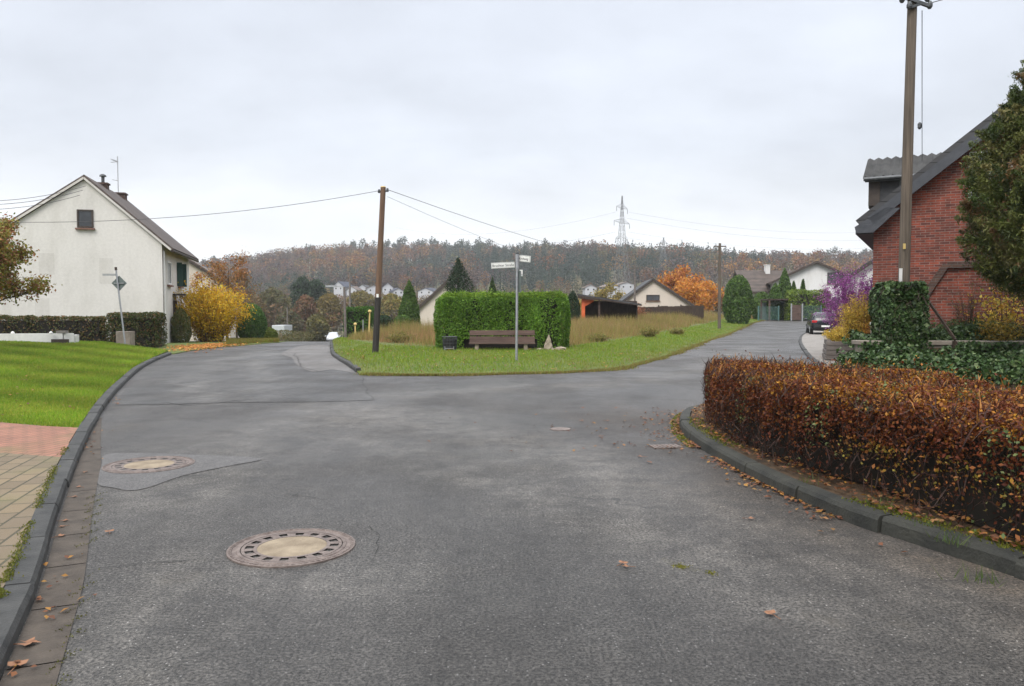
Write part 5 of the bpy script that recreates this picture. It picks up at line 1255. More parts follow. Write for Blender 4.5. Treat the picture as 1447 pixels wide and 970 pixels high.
# ---- clipped green hedge with the bench in front
THUJA = [(0.095, 0.20, 0.018), (0.135, 0.26, 0.022), (0.065, 0.145, 0.015), (0.18, 0.29, 0.04)]
hz = float(izv(0, 31)) - 0.02
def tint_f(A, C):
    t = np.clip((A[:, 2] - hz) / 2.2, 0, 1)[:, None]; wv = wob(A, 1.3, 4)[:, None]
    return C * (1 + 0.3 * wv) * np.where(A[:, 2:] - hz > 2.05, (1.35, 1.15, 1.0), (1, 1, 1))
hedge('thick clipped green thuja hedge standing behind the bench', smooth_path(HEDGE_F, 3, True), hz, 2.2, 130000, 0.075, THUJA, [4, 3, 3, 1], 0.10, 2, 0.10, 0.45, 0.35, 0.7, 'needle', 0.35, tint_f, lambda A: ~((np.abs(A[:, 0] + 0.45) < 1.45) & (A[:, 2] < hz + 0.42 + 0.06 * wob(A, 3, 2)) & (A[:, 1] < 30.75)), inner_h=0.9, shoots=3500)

# ---- autumn hedge at the right kerb
AH = smooth_path([(2.62, 10.45), (2.50, 9.5), (2.46, 8.3), (2.56, 7.1), (2.80, 6.15), (3.06, 5.2), (3.26, 4.4), (3.55, 3.4), (4.05, 2.0), (5.5, 2.0), (4.95, 3.6), (4.75, 4.8), (4.62, 6.0), (4.62, 7.4), (4.55, 8.7), (4.1, 9.8), (3.4, 10.6), (2.9, 10.75)], 3, True)
az = 0.12; AHH = 0.80
def tint_a(A, C):
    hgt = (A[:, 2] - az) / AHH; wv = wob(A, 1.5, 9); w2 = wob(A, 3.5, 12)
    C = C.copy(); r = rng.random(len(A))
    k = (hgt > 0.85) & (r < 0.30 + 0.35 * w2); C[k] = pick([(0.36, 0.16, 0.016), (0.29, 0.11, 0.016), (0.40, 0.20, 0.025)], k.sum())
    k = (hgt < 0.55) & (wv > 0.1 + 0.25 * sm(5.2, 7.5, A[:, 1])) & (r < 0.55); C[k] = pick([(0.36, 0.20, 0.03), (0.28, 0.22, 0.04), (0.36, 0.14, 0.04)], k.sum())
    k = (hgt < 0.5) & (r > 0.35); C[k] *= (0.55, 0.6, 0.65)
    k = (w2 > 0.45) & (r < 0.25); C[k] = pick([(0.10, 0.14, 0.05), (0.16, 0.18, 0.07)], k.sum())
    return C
def keep_a(A):
    hgt = (A[:, 2] - az) / AHH; wv = wob(A, 1.7, 31)
    return rng.random(len(A)) < np.clip(0.30 + 0.9 * sm(0.15, 0.8, hgt) + 0.35 * wv, 0.08, 1)
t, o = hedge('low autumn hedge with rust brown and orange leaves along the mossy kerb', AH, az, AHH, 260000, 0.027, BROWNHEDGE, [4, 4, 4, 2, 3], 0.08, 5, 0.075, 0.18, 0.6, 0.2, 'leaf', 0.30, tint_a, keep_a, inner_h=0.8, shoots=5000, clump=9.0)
A, N = hedge_points(AH, az, AHH, 16000, 0.12, 7, 0.03, 0.12)
k = rng.random(len(A)) < 0.12; k &= (A[:, 2] > az + AHH - 0.12)
A2 = A[k] + (0, 0, 0.05); v1, f1 = leaf_arrays(A - np.array(o), 0.20, aspect=0.045, up=1.4); v2, f2 = leaf_arrays(A2 - np.array(o), 0.12, aspect=0.08, up=3)
link('twigs', npmesh('twigs', np.r_[v1, v2], np.r_[f1, f2 + len(v1)], np.r_[np.repeat(pick([(0.045, 0.022, 0.016)], len(A)), 4, 0), np.repeat(pick([(0.30, 0.13, 0.03)], len(A2)), 4, 0)]), M['needle'], t)

# ---- ivy
IVY = [(0.028, 0.055, 0.018), (0.045, 0.085, 0.026), (0.075, 0.125, 0.042), (0.13, 0.17, 0.075)]
def ivy(name, label, pts, nrm, size, base, cat='ivy', w=(4, 4, 3, 1), stems=0):
    t = thing(name, label, cat, base); o = np.array(base)
    leaves('foliage', pts - o, size, pick(IVY, len(pts), w), M['ivy_leaf'], t, nrm=nrm * 0.9, aspect=0.85, up=-0.5)
    if stems: sticks('stems', pts[rng.choice(len(pts), stems)] - o - nrm[rng.choice(len(pts), 1)] * 0.05, 0.35, M['needle'], t, col=(0.05, 0.035, 0.025))
    return t
blk = [(7.34, 15.0), (8.10, 14.95), (8.2, 15.75), (7.35, 15.8)]
A, N = hedge_points(blk, 0.6, 1.56, 16000, 0.08, 3, 0.09, 0.25)
t = ivy('ivy_clump', 'tall square mass of dark ivy round the foot of the tall pole', A, N, 0.085, (7.75, 15.4, 0.6), stems=500)
core(shrink(np.array(blk), 0.22), 0.6, 1.4, t, Vector((7.75, 15.4, 0.6)))
bank = [(6.0, 13.9), (7.2, 13.1), (9, 12.9), (12.5, 12.5), (15.5, 12.2), (15.5, 14.1), (12, 14.55), (9, 14.7), (7.0, 15.2), (6.3, 15.2)]
A, N = hedge_points(bank, 0.15, 0.62, 26000, 0.10, 8, 0.16, 0.45); A[:, 2] += 0.12 * wob(A, 1.2, 6)
ivy('ivy_bank', 'low dark ivy spreading in front of the weathered stone wall', A, N, 0.075, (9, 13.8, 0.15))
upb = [(7.0, 15.35), (10, 15.3), (13, 14.95), (16, 14.6), (16, 16.2), (12, 16.6), (9, 16.9), (7.2, 16.5)]
A, N = hedge_points(upb, 0.85, 0.42, 20000, 0.10, 9, 0.18, 0.35); A[:, 2] += 0.12 * wob(A, 1.4, 16)
k = rng.random(len(A)) < 0.75 + 0.4 * wob(A, 0.9, 17); 
ivy('ivy_bank', 'ivy growing along the top of the stone wall below the brick porch', A[k], N[k], 0.075, (10, 15.8, 0.85))
hang = []
for q in range(120):
    xx = rng.uniform(7.0, 15.8)
    if 7.95 < xx < 8.75 and q % 5: continue
    yy = 15.0 - (xx - 11.5) * 0.0785 - 0.24; L = rng.uniform(0.2, 0.85)
    nn = int(130 * L); hang.append(np.c_[xx + rng.normal(0, 0.10, nn), yy + rng.normal(0, 0.03, nn), 1.0 - rng.random(nn) * L])
A = np.vstack(hang); ivy('hanging_ivy', 'ivy strands hanging over the face of the weathered stone wall', A, np.tile((0, -1.0, 0.2), (len(A), 1)), 0.07, (11, 14.8, 0.9))

# ---- shrubs made of stems fanning out from one base
def fan_shrub(name, label, base, hh, spread, stems, per, size, cols, seed=0, w=None, leaf_from=0.3, stemcol='twig', rad=0.012, scatter=0.06, arch=0.3, cat='shrub', aspect=0.45, side=3, fat=1.0, extra=None):
    r = random.Random(seed); t = thing(name, label, cat, base); m = MB(); P_ = []
    for i in range(stems):
        a = r.uniform(0, 6.283); q = spread * math.sqrt(r.random()); L = hh * r.uniform(0.62, 1.05) * (1 - 0.35 * (q / spread) ** 2)
        b = Vector((0.25 * q * math.cos(a), 0.25 * q * math.sin(a), -0.05)); e = Vector((q * math.cos(a), q * math.sin(a), L))
        mid = b.lerp(e, 0.5) + Vector((-0.25 * q * math.cos(a), -0.25 * q * math.sin(a), arch * L * 0.35))
        pts = [b * (1 - s) ** 2 + mid * 2 * s * (1 - s) + e * s * s for s in np.linspace(0, 1, 6)]
        m.tube(pts, [rad * fat * (1 - 0.8 * k / 5) for k in range(6)], 4, False)
        tw = [(pts[2 + k % 4], pts[2 + k % 4] + Vector((r.uniform(-1, 1), r.uniform(-1, 1), r.uniform(-0.1, 1.1))).normalized() * hh * r.uniform(0.1, 0.22)) for k in range(side)]
        for s_, e_ in tw: m.tube([s_, e_], [rad * 0.4 * fat, rad * 0.15 * fat], 3, False)
        for k in range(per):
            if tw and r.random() < 0.55:
                s_, e_ = r.choice(tw); P_.append(s_.lerp(e_, r.random()))
            else:
                s = leaf_from + (1 - leaf_from) * r.random(); P_.append(b * (1 - s) ** 2 + mid * 2 * s * (1 - s) + e * s * s)
    m.build('stems', M[stemcol], t)
    A = np.array(P_) + rng.normal(0, scatter, (len(P_), 3)); A[:, 2] = np.maximum(A[:, 2], 0.03)
    leaves('foliage', A, size, pick(cols, len(A), w), M['leaf'], t, aspect=aspect)
    return t
M['twig_purple'] = noisy('twig_purple', (0.10, 0.035, 0.09), (0.17, 0.07, 0.14), 8, 0.9)
PURP = [(0.27, 0.05, 0.26), (0.36, 0.09, 0.34), (0.18, 0.035, 0.17), (0.42, 0.17, 0.40)]
YEL = [(0.60, 0.40, 0.05), (0.68, 0.50, 0.09), (0.50, 0.29, 0.04), (0.36, 0.30, 0.06)]
ORA = [(0.50, 0.19, 0.03), (0.42, 0.14, 0.025), (0.55, 0.27, 0.04), (0.34, 0.11, 0.03)]
x, y, z = P(1203, 470, 27.5); fan_shrub('berry_shrub', 'bare twigged shrub covered in purple berries beside the black car', (x, 27.5, 0.06), 3.35, 1.3, 150, 115, 0.042, PURP, 3, rad=0.010, scatter=0.05, stemcol='twig_purple', aspect=0.95)
x, y, z = P(1243, 430, 24.0); fan_shrub('berry_shrub', 'purple berried shrub against the corner of the brick house', (x - 0.1, 23.6, 0.85), 2.4, 0.8, 90, 90, 0.04, PURP, 4, rad=0.009, scatter=0.05, stemcol='twig_purple', aspect=0.95)
x, y, z = P(1217, 480, 22.5); fan_shrub('yellow_shrub', 'feathery yellow shrub between the purple shrub and the ivy clump', (x - 0.05, 22.3, 0.4), 1.85, 0.78, 180, 75, 0.07, YEL, 5, [3, 3, 2, 1], rad=0.008, scatter=0.05, aspect=0.22, stemcol='twig')
x, y, z = P(1186, 492, 24.0); fan_shrub('yellow_shrub', 'low drooping yellow shrub spilling over the timber planter', (x + 0.25, 24.4, 0.5), 0.62, 0.62, 90, 50, 0.08, YEL, 6, [2, 4, 1, 1], rad=0.007, scatter=0.05, aspect=0.2, arch=0.9)
x, y, z = P(1226, 478, 22.0); fan_shrub('orange_shrub', 'small orange tinged shrub at the left edge of the ivy clump', (x, 21.6, 0.6), 0.85, 0.4, 50, 40, 0.06, [(0.45, 0.2, 0.03), (0.5, 0.3, 0.05), (0.4, 0.15, 0.03)], 7, rad=0.007, aspect=0.3)
x, y, z = P(1392, 440, 15.6); fan_shrub('yellow_shrub', 'tall airy yellow leaved shrub against the brick porch', (x + 0.5, 15.7, 0.85), 1.55, 0.85, 26, 22, 0.085, YEL, 8, rad=0.012, scatter=0.07, leaf_from=0.55, aspect=0.6)
x, y, z = P(1430, 470, 15.0); fan_shrub('yellow_shrub', 'dense golden shrub at the foot of the big conifer', (x, 15.4, 0.88), 0.62, 0.55, 70, 40, 0.06, [(0.42, 0.27, 0.04), (0.3, 0.22, 0.05), (0.15, 0.15, 0.04)], 9, rad=0.008, aspect=0.5)
x, y, z = P(1345, 450, 17.0); fan_shrub('bare_shrub', 'thin bare brown shrub growing before the brick porch', (x - 0.1, 16.2, 0.88), 1.5, 0.45, 34, 6, 0.05, [(0.12, 0.12, 0.04), (0.2, 0.12, 0.05)], 10, rad=0.009, stemcol='twig', side=4)
x, y, z = P(1362, 470, 16.0); fan_shrub('green_shrub', 'low green shrub between the handrail and the brick porch', (x, 16.1, 0.88), 0.6, 0.8, 90, 45, 0.06, [(0.04, 0.08, 0.025), (0.07, 0.11, 0.03), (0.025, 0.055, 0.02)], 11, rad=0.007)

# ---- tall feathery conifer at the right edge
def profile_mass(H_, R_, prof, n, depth=0.16, rough=0.16, freq=1.6, seed=0, zlo=0.0):
    ks = np.array([q[0] for q in prof]); rs = np.array([q[1] for q in prof])
    t = rng.random(n * 3); t = t[rng.random(n * 3) < (np.interp(t, ks, rs) + 0.12)][:n]; n = len(t)
    a = rng.uniform(0, 2 * np.pi, n); d = np.c_[np.cos(a), np.sin(a), np.zeros(n)]
    p0 = np.c_[d[:, :2] * R_, t * H_]
    r = np.interp(t, ks, rs) * R_ * (1 + rough * wob(p0, freq, seed)) * (1 - np.minimum(rng.exponential(depth, n), 0.9))
    q = np.c_[d[:, 0] * r, d[:, 1] * r, t * H_ + rng.normal(0, 0.03 * H_, n) * 0.5 + zlo]
    d[:, 2] = 0.35; return q, d
bx, by = 9.55, 13.6
t = thing('conifer', 'big feathery olive green conifer crowding the brick gable', 'tree', (bx, by, 0.85)); 
m = MB(); m.tube([(-0.12, 0, -0.1), (-0.05, 0, 1.2), (0.05, 0, 2.6), (0.1, 0, 4.2)], [0.14, 0.11, 0.09, 0.05], 10); m.tube([(-0.1, 0, 0.5), (0.3, 0.1, 1.6), (0.5, 0.1, 2.8)], [0.08, 0.06, 0.04], 8); tk = m.build('trunk', M['bark'], t)
OL = [(0.075, 0.10, 0.022), (0.115, 0.13, 0.032), (0.045, 0.065, 0.017), (0.15, 0.14, 0.045), (0.14, 0.085, 0.035)]
cc, dd = profile_mass(4.35, 1.12, [(0, 0.3), (0.06, 0.7), (0.22, 1.0), (0.5, 1.0), (0.68, 0.8), (0.84, 0.5), (1, 0.12)], 900, 0.2, 0.2, 1.6, 5, 0.95)
per = 190; i = np.repeat(np.arange(len(cc)), per); L = rng.random(len(i)); dir_ = dd + np.c_[rng.normal(0, 0.35, (len(cc), 2)), rng.uniform(-0.1, 0.9, len(cc))]
dir_ /= np.linalg.norm(dir_, axis=1, keepdims=True)
A = cc[i] + dir_[i] * (L * 0.42 - 0.12)[:, None] + rng.normal(0, 1, (len(i), 3)) * (0.105 * (1.1 - L))[:, None]
cl = pick(OL, len(cc), [4, 3, 4, 2, 1], 0.25)
leaves('crown', A, 0.085, np.clip(cl[i] * rng.uniform(0.75, 1.25, (len(i), 1)), 0, 1), M['needle'], t, aspect=0.2, up=0.9, nrm=dir_[i] * 0.2)
sticks('twigs', cc[rng.choice(len(cc), 260)] + rng.normal(0, 0.1, (260, 3)), 0.5, M['needle'], tk, col=(0.08, 0.05, 0.03), up=1.0, aspect=0.03)

# ---- small autumn tree on the left lawn
def leaf_tree(name, label, base, hh, spread, size, per, cols, seed, r0=0.1, n_limb=8, sub=5, twig=4, scatter=0.1, clear=0.3, w=None, aspect=0.6, lean=(0, 0), group=None, bark='bark', uptilt=0.8):
    t = thing(name, label, 'tree', base, group=group)
    tr, lb, ends = branching((0, 0, 0), hh, spread, n_limb, r0, lean, sub, twig, clear, seed, uptilt)
    k = tr.build('trunk', M[bark], t, smooth=True); lb.build('branch_mass', M[bark], k)
    A = twig_leaves(ends, per, scatter); leaves('crown', A, size, pick(cols, len(A), w), M['leaf'], t, aspect=aspect)
    return t
ty = 26.0; tx = P(4, 470, ty)[0]
leaf_tree('deciduous_tree', 'small autumn tree with mixed green and rusty leaves on the lawn edge', (tx - 0.75, ty, float(lawn_z(tx, ty))), 5.15, 1.5, 0.11, 60, [(0.16, 0.17, 0.025), (0.24, 0.21, 0.035), (0.30, 0.17, 0.05), (0.30, 0.12, 0.06), (0.28, 0.24, 0.06)], 12, 0.09, 15, 6, 4, 0.15, 0.36)

# ---- hedges in front of the cream house
OLDH = [(0.08, 0.095, 0.028), (0.13, 0.105, 0.036), (0.055, 0.075, 0.022), (0.19, 0.11, 0.05)]
def line_poly(x0, y0, x1, y1, d):
    return [(x0, y0), (x1, y1), (x1 - (y1 - y0) / max(abs(x1 - x0), .1) * d, y1 + d), (x0, y0 + d)]
ax, bx_ = P(-120, 470, 32.2)[0], P(147, 470, 33.0)[0]
zl = 0.45
hedge('long low brownish hedge behind the white garden wall', line_poly(ax, 31.4, bx_, 33.0, 0.9), 0.15, 1.24, 26000, 0.085, OLDH, None, 0.1, 12, 0.06, 0.15, inner=0.2)
ax, bx_ = P(150, 470, 32.7)[0], P(221, 470, 32.7)[0]
hedge('square dark green hedge block behind the leaning sign', line_poly(ax, 32.7, bx_, 32.75, 1.0), 0.05, 1.48, 15000, 0.085, [(0.05, 0.075, 0.02), (0.085, 0.095, 0.026), (0.035, 0.055, 0.016), (0.15, 0.095, 0.04)], None, 0.1, 13, 0.05, 0.12, inner=0.2)

def mass(name, label, px, pbase, Y, wpx, top, cols, n, prof='col', cat='tree', w=None, size=None, zb=None, depth=0.12, rough=0.12, group=None, mat='needle', aspect=0.4, up=0.8, seed=None, trunk=True, fr=1.6):
    """tree or bush with foliage right down to the ground, set out by its outline in the photograph"""
    x, _, z0 = P(px, pbase, Y); zt = P(px, top, Y)[2]; zb = z0 if zb is None else zb
    R_ = wpx / 2 * Y / F; H_ = zt - zb
    PR = {'col': [(0, 0.7), (0.1, 0.95), (0.4, 1), (0.7, 0.86), (0.9, 0.5), (1, 0.1)], 'cone': [(0, 0.9), (0.1, 1), (0.4, 0.68), (0.7, 0.36), (0.9, 0.14), (1, 0.02)], 'ball': [(0, 0.6), (0.2, 0.92), (0.5, 1), (0.75, 0.85), (0.9, 0.6), (1, 0.2)], 'egg': [(0, 0.75), (0.2, 1), (0.45, 0.95), (0.7, 0.7), (0.88, 0.4), (1, 0.05)], 'spire': [(0, 0.95), (0.15, 1), (0.5, 0.8), (0.8, 0.42), (1, 0.03)]}[prof]
    t = thing(name, label, cat, (x, Y, zb), group=group); s = seed if seed is not None else int(px)
    A, N = profile_mass(H_, R_, PR, n, depth, rough, fr / max(R_, 0.5) * 1.3, s)
    C = pick(cols, len(A), w) * (1 + 0.22 * wob(A, 2.2 / max(R_, 0.6), s + 1))[:, None]
    leaves('crown' if cat == 'tree' else 'foliage', A, size or 0.0024 * Y, np.clip(C, 0, 1), M[mat], t, nrm=N * 0.7, aspect=aspect, up=up)
    if trunk: m = MB(); m.tube([(0, 0, -0.3), (0, 0, H_ * 0.5), (0, 0, H_ * 0.9)], [R_ * 0.12 + 0.03, R_ * 0.08, 0.02], 8); m.build('trunk', M['bark'], t)
    return t
GRN = [(0.055, 0.115, 0.018), (0.08, 0.155, 0.024), (0.038, 0.08, 0.016), (0.11, 0.18, 0.035)]
DGR = [(0.02, 0.045, 0.018), (0.03, 0.06, 0.022), (0.014, 0.032, 0.014)]
mass('shrub', 'brown topped clipped shrub beside the cream house door', 256, 491, 39, 27, 436, [(0.10, 0.11, 0.028), (0.15, 0.12, 0.04), (0.07, 0.10, 0.026)], 5000, 'col', 'shrub', zb=h(-16.8, 39) + 0.02)
mass('shrub', 'low brown green scrub just below the white box trailer', 396, 484, 100, 84, 467, [(0.12, 0.11, 0.04), (0.15, 0.12, 0.05), (0.08, 0.09, 0.03)], 3000, 'ball', 'shrub', rough=0.25, mat='leaf')
x, y, z = P(298, 488, 41); 
fan_shrub('yellow_bush', 'large golden yellow bush beside the cream house', (x, 41, h(x, 41)), 3.35, 2.25, 170, 120, 0.105, [(0.60, 0.37, 0.016), (0.64, 0.43, 0.03), (0.54, 0.28, 0.016), (0.42, 0.34, 0.04)], 21, [4, 3, 2, 1], rad=0.015, scatter=0.18, leaf_from=0.10, cat='bush', aspect=0.6)
x, y, z = P(322, 486, 50)
leaf_tree('deciduous_tree', 'thin orange brown tree rising behind the golden bush', (x, 50, h(x, 50)), 6.6, 2.0, 0.14, 13, [(0.34, 0.15, 0.05), (0.28, 0.12, 0.045), (0.38, 0.2, 0.06), (0.2, 0.12, 0.05)], 22, 0.08, 9, 5, 4, 0.14, 0.25, uptilt=1.6)
x, y, z = P(345, 486, 58)
leaf_tree('deciduous_tree', 'half bare rusty tree left of the round green shrub', (x - 0.5, 58, h(x, 58)), 6.5, 2.0, 0.15, 9, [(0.25, 0.13, 0.06), (0.2, 0.11, 0.05), (0.16, 0.12, 0.05)], 23, 0.08, 8, 5, 4, 0.15, 0.25, uptilt=1.5)
x, y, z = P(285, 486, 55)
leaf_tree('deciduous_tree', 'slim orange tree between the two houses on the left', (x + 0.3, 55, h(x, 55)), 5.6, 1.5, 0.13, 10, [(0.40, 0.19, 0.05), (0.33, 0.14, 0.04)], 24, 0.07, 8, 5, 4, 0.13, 0.25, uptilt=1.6)
mass('shrub', 'round bright green shrub at the left edge of the road crest', 356, 489, 43.5, 38, 430, [(0.07, 0.14, 0.03), (0.11, 0.20, 0.04), (0.04, 0.095, 0.024)], 9000, 'ball', 'shrub', zb=h(-15, 43.5))
mass('shrub', 'low green shrub right of the round bright green shrub', 378, 488, 47, 26, 463, [(0.09, 0.13, 0.02), (0.13, 0.16, 0.03)], 3500, 'ball', 'shrub', zb=h(-15, 47))
# hedges and conifers behind the grass corner
x0, x1 = P(485, 470, 52)[0], P(526, 470, 52)[0]
hedge('bright green clipped hedge behind the yellow marker posts', line_poly(x0, 52, x1, 52, 1.2), h(-11, 52), 1.9 - h(-11, 52), 8000, 0.12, [(0.05, 0.13, 0.015), (0.075, 0.17, 0.02), (0.04, 0.09, 0.015)], None, 0.08, 15, 0.05, 0.3, inner=0.3)
mass('shrub', 'dark round bush just right of the tarred pole foot', 543, 472, 48, 30, 446, DGR, 4000, 'ball', 'shrub')
mass('shrub', 'rounded mid green bush below the tall thuja', 570, 469, 50, 30, 446, GRN, 4500, 'ball', 'shrub')
mass('thuja', 'tall column shaped green thuja between the brown pole and the clipped hedge', 578.5, 470, 56, 33, 397, GRN, 9000, 'spire')
mass('spruce', 'dark spruce rising behind the clipped hedge', 648, 470, 54, 56, 366, DGR, 12000, 'spire', rough=0.3, depth=0.25)
mass('thuja', 'small dark conifer peeping over the middle of the clipped hedge', 696, 470, 60, 22, 393, [(0.03, 0.065, 0.016), (0.045, 0.085, 0.02)], 4000, 'spire')
mass('thuja', 'slim dark conifer at the right end of the clipped hedge', 809, 470, 55, 21, 412, DGR, 4500, 'col')
for k, (px, pb, Y, wp_, tp_, lab, cols, pr) in enumerate([
    (1043, 458, 74, 40, 391, 'broad round dark green tree at the end of the board fence', GRN, 'ball'),
    (1108, 450, 89, 26, 381, 'tall dark green conifer in front of the white houses', GRN, 'spire'),
    (1095, 450, 88, 22, 402, 'mid green conifer left of the tall one before the white houses', GRN, 'egg'),
    (1121, 446, 90, 13, 399, 'small pointed conifer right of the tall one before the white houses', GRN, 'spire'),
    (1134, 446, 91, 10, 396, 'narrow pointed conifer below the white gable', GRN, 'spire'),
    (1076, 452, 90, 28, 414, 'light green bush left of the small carport', [(0.06, 0.12, 0.02), (0.09, 0.15, 0.03)], 'ball')]):
    mass('conifer' if pr != 'ball' else 'round_tree', lab, px, pb, Y, wp_, tp_, cols, 11000, pr, size=0.0034 * Y)
x0, x1 = P(1112, 430, 86)[0], P(1172, 430, 86)[0]
hedge('tall yellow green hedge behind the teal fence', line_poly(x0, 85.3, x1, 85.3, 1.5), h(35, 86), P(1140, 410, 86)[2] - h(35, 86), 12000, 0.2, [(0.14, 0.21, 0.025), (0.19, 0.25, 0.035), (0.09, 0.15, 0.025)], None, 0.12, 17, 0.12, 0.8, inner=0.35)
# rusty creeper on the board fence and bushes in the field
x, y, z = P(893, 448, 73); fan_shrub('rusty_bush', 'rust red bush leaning on the left end of the board fence', (x, 73, g_(x, 73)), 1.9, 1.8, 60, 50, 0.16, [(0.26, 0.09, 0.05), (0.2, 0.08, 0.045), (0.3, 0.14, 0.06)], 31, rad=0.02, scatter=0.2, cat='bush')
for k, (px, pb, Y, hh, sp, lab) in enumerate([(566, 493, 36, 0.55, 0.65, 'low green tuft of weeds left of the clipped hedge'), (917, 478, 43, 0.62, 0.5, 'small olive bush in the dry grass right of the clipped hedge'), (846, 489, 37, 0.4, 0.55, 'low green weed clump right of the clipped hedge'), (957, 470, 48, 0.4, 0.4, 'small brown weed clump near the verge of the right road')]):
    x, y, z = P(px, pb, Y); fan_shrub('weed_clump', lab, (x, Y, g_(x, Y)), hh, sp * 1.4, 60, 26, 0.10, [(0.24, 0.22, 0.05), (0.30, 0.22, 0.085), (0.17, 0.19, 0.04)], 40 + k, rad=0.008, cat='weeds', aspect=0.3)
for k, (px, Y, hh, wd_, lab, cols) in enumerate([
    (962, 125, 9.5, 3.9, 'broad bright orange tree behind the beige bungalow', ORA),
    (985, 118, 6.0, 3.2, 'lower vivid orange tree right of the beige bungalow', [(0.55, 0.22, 0.02), (0.5, 0.17, 0.02), (0.6, 0.3, 0.05)]),
    (930, 132, 6.5, 3.0, 'dull orange tree just above the bungalow roof', [(0.32, 0.14, 0.04), (0.25, 0.12, 0.04)]),
    (857, 140, 7.5, 3.0, 'olive yellow tree behind the red shed', [(0.24, 0.19, 0.04), (0.18, 0.15, 0.035), (0.3, 0.22, 0.05)]),
    (823, 135, 5.0, 2.0, 'small yellow tree left of the far white houses above the shed', [(0.4, 0.28, 0.05), (0.3, 0.22, 0.05)]),
    (1012, 128, 6.0, 2.6, 'rusty tree behind the plain brown pole', [(0.3, 0.13, 0.06), (0.24, 0.11, 0.05), (0.2, 0.13, 0.05)])]):
    x = P(px, 430, Y)[0]; zb = h(x, Y)
    leaf_tree('deciduous_tree', lab, (x, Y, zb), hh - min(zb, 0) * 0.9, wd_, 0.42, 16, cols, 60 + k, 0.16, 9, 5, 4, 0.42, 0.2)
# leaf trees and conifers across the valley
for k, (px, Y, pb, tp_, wp_, lab, cols, pr, nm) in enumerate([
    (428, 185, 455, 392, 34, 'dark broad pine left of a twin down the valley', DGR, 'ball', 'pine_tree'),
    (447, 190, 455, 396, 30, 'dark broad pine right of its twin down the valley', DGR, 'ball', 'pine_tree'),
    (432, 150, 470, 418, 34, 'reddish brown round tree below the twin dark pines', [(0.20, 0.10, 0.05), (0.15, 0.085, 0.045), (0.12, 0.09, 0.04)], 'ball', 'deciduous_tree'),
    (385, 170, 460, 408, 46, 'olive tree beyond the white trailer', [(0.10, 0.10, 0.035), (0.13, 0.11, 0.04), (0.08, 0.07, 0.03)], 'ball', 'deciduous_tree'),
    (466, 170, 460, 415, 36, 'yellowish tree above the small pinkish house', [(0.2, 0.15, 0.04), (0.14, 0.11, 0.035)], 'ball', 'deciduous_tree'),
    (510, 180, 455, 412, 46, 'olive tree just left of the brown pole', [(0.15, 0.13, 0.035), (0.2, 0.15, 0.04), (0.11, 0.09, 0.03)], 'ball', 'deciduous_tree'),
    (553, 170, 455, 416, 38, 'yellow green tree just left of the tall thuja', [(0.22, 0.19, 0.035), (0.16, 0.15, 0.03), (0.26, 0.19, 0.05)], 'ball', 'deciduous_tree'),
    (358, 140, 480, 420, 44, 'brown bush like tree over the round green shrub', [(0.12, 0.085, 0.04), (0.16, 0.11, 0.05)], 'ball', 'deciduous_tree'),
    (410, 135, 480, 440, 40, 'grey brown thicket tree behind the white post', [(0.10, 0.085, 0.045), (0.13, 0.10, 0.05), (0.09, 0.1, 0.035)], 'ball', 'deciduous_tree'),
    (448, 128, 484, 445, 34, 'low olive tree left of the small pinkish house', [(0.12, 0.11, 0.03), (0.17, 0.14, 0.04), (0.09, 0.09, 0.03)], 'ball', 'deciduous_tree')]):
    mass(nm, lab, px, pb, Y, wp_, tp_, cols, 3600, pr, size=0.0032 * Y, depth=0.3, rough=0.3, mat='leaf', aspect=0.6, up=0.2, fr=2.2)

# ---- leaf litter, grass tufts, single leaves
LITTER = [(0.22, 0.09, 0.04), (0.17, 0.07, 0.035), (0.28, 0.15, 0.065), (0.14, 0.06, 0.035), (0.34, 0.17, 0.04)]
def litter(name, x, y, z, size, cols=LITTER):
    p = np.c_[x, y, z]; o = leaves(name, p, size, pick(cols, len(x)), M['leaf'], nrm=np.tile((0, 0, 2.2), (len(x), 1)), aspect=0.7)
    return tag(o, kind='stuff')
kr = np.array(KR[6:-8]); dk = np.gradient(kr, axis=0); dk /= np.linalg.norm(dk, axis=1, keepdims=True); nk = np.c_[-dk[:, 1], dk[:, 0]]
def along(n, lo, hi, a=0.0, b=1.0, f=None):
    i = rng.uniform(a * (len(kr) - 1), b * (len(kr) - 1), n); j = i.astype(int); t = (i - j)[:, None]; j2 = np.minimum(j + 1, len(kr) - 1)
    w = f(n) if f else rng.uniform(lo, hi, n)
    q = kr[j] * (1 - t) + kr[j2] * t + nk[j] * w[:, None]; return q[:, 0], q[:, 1], w
x, y, w = along(1100, 0, 0, f=lambda n: -rng.exponential(0.06, n)); cl_ = wob(np.c_[x, y, 0 * x], 2.5, 77) > -0.15; x, y = x[cl_], y[cl_]
litter('fallen_leaves', x, y, np.full(len(x), 0.018), 0.045)
x, y, w = along(1500, 0.16, 0.75); litter('leaf_litter', x, y, 0.14 + 0.02 * rng.random(len(x)), 0.05)
x, y, w = along(160, -1.6, -0.2, 0, 0.35, lambda n: -0.1 - rng.exponential(0.5, n)); litter('fallen_leaves', x, y, np.full(len(x), 0.012), 0.045)
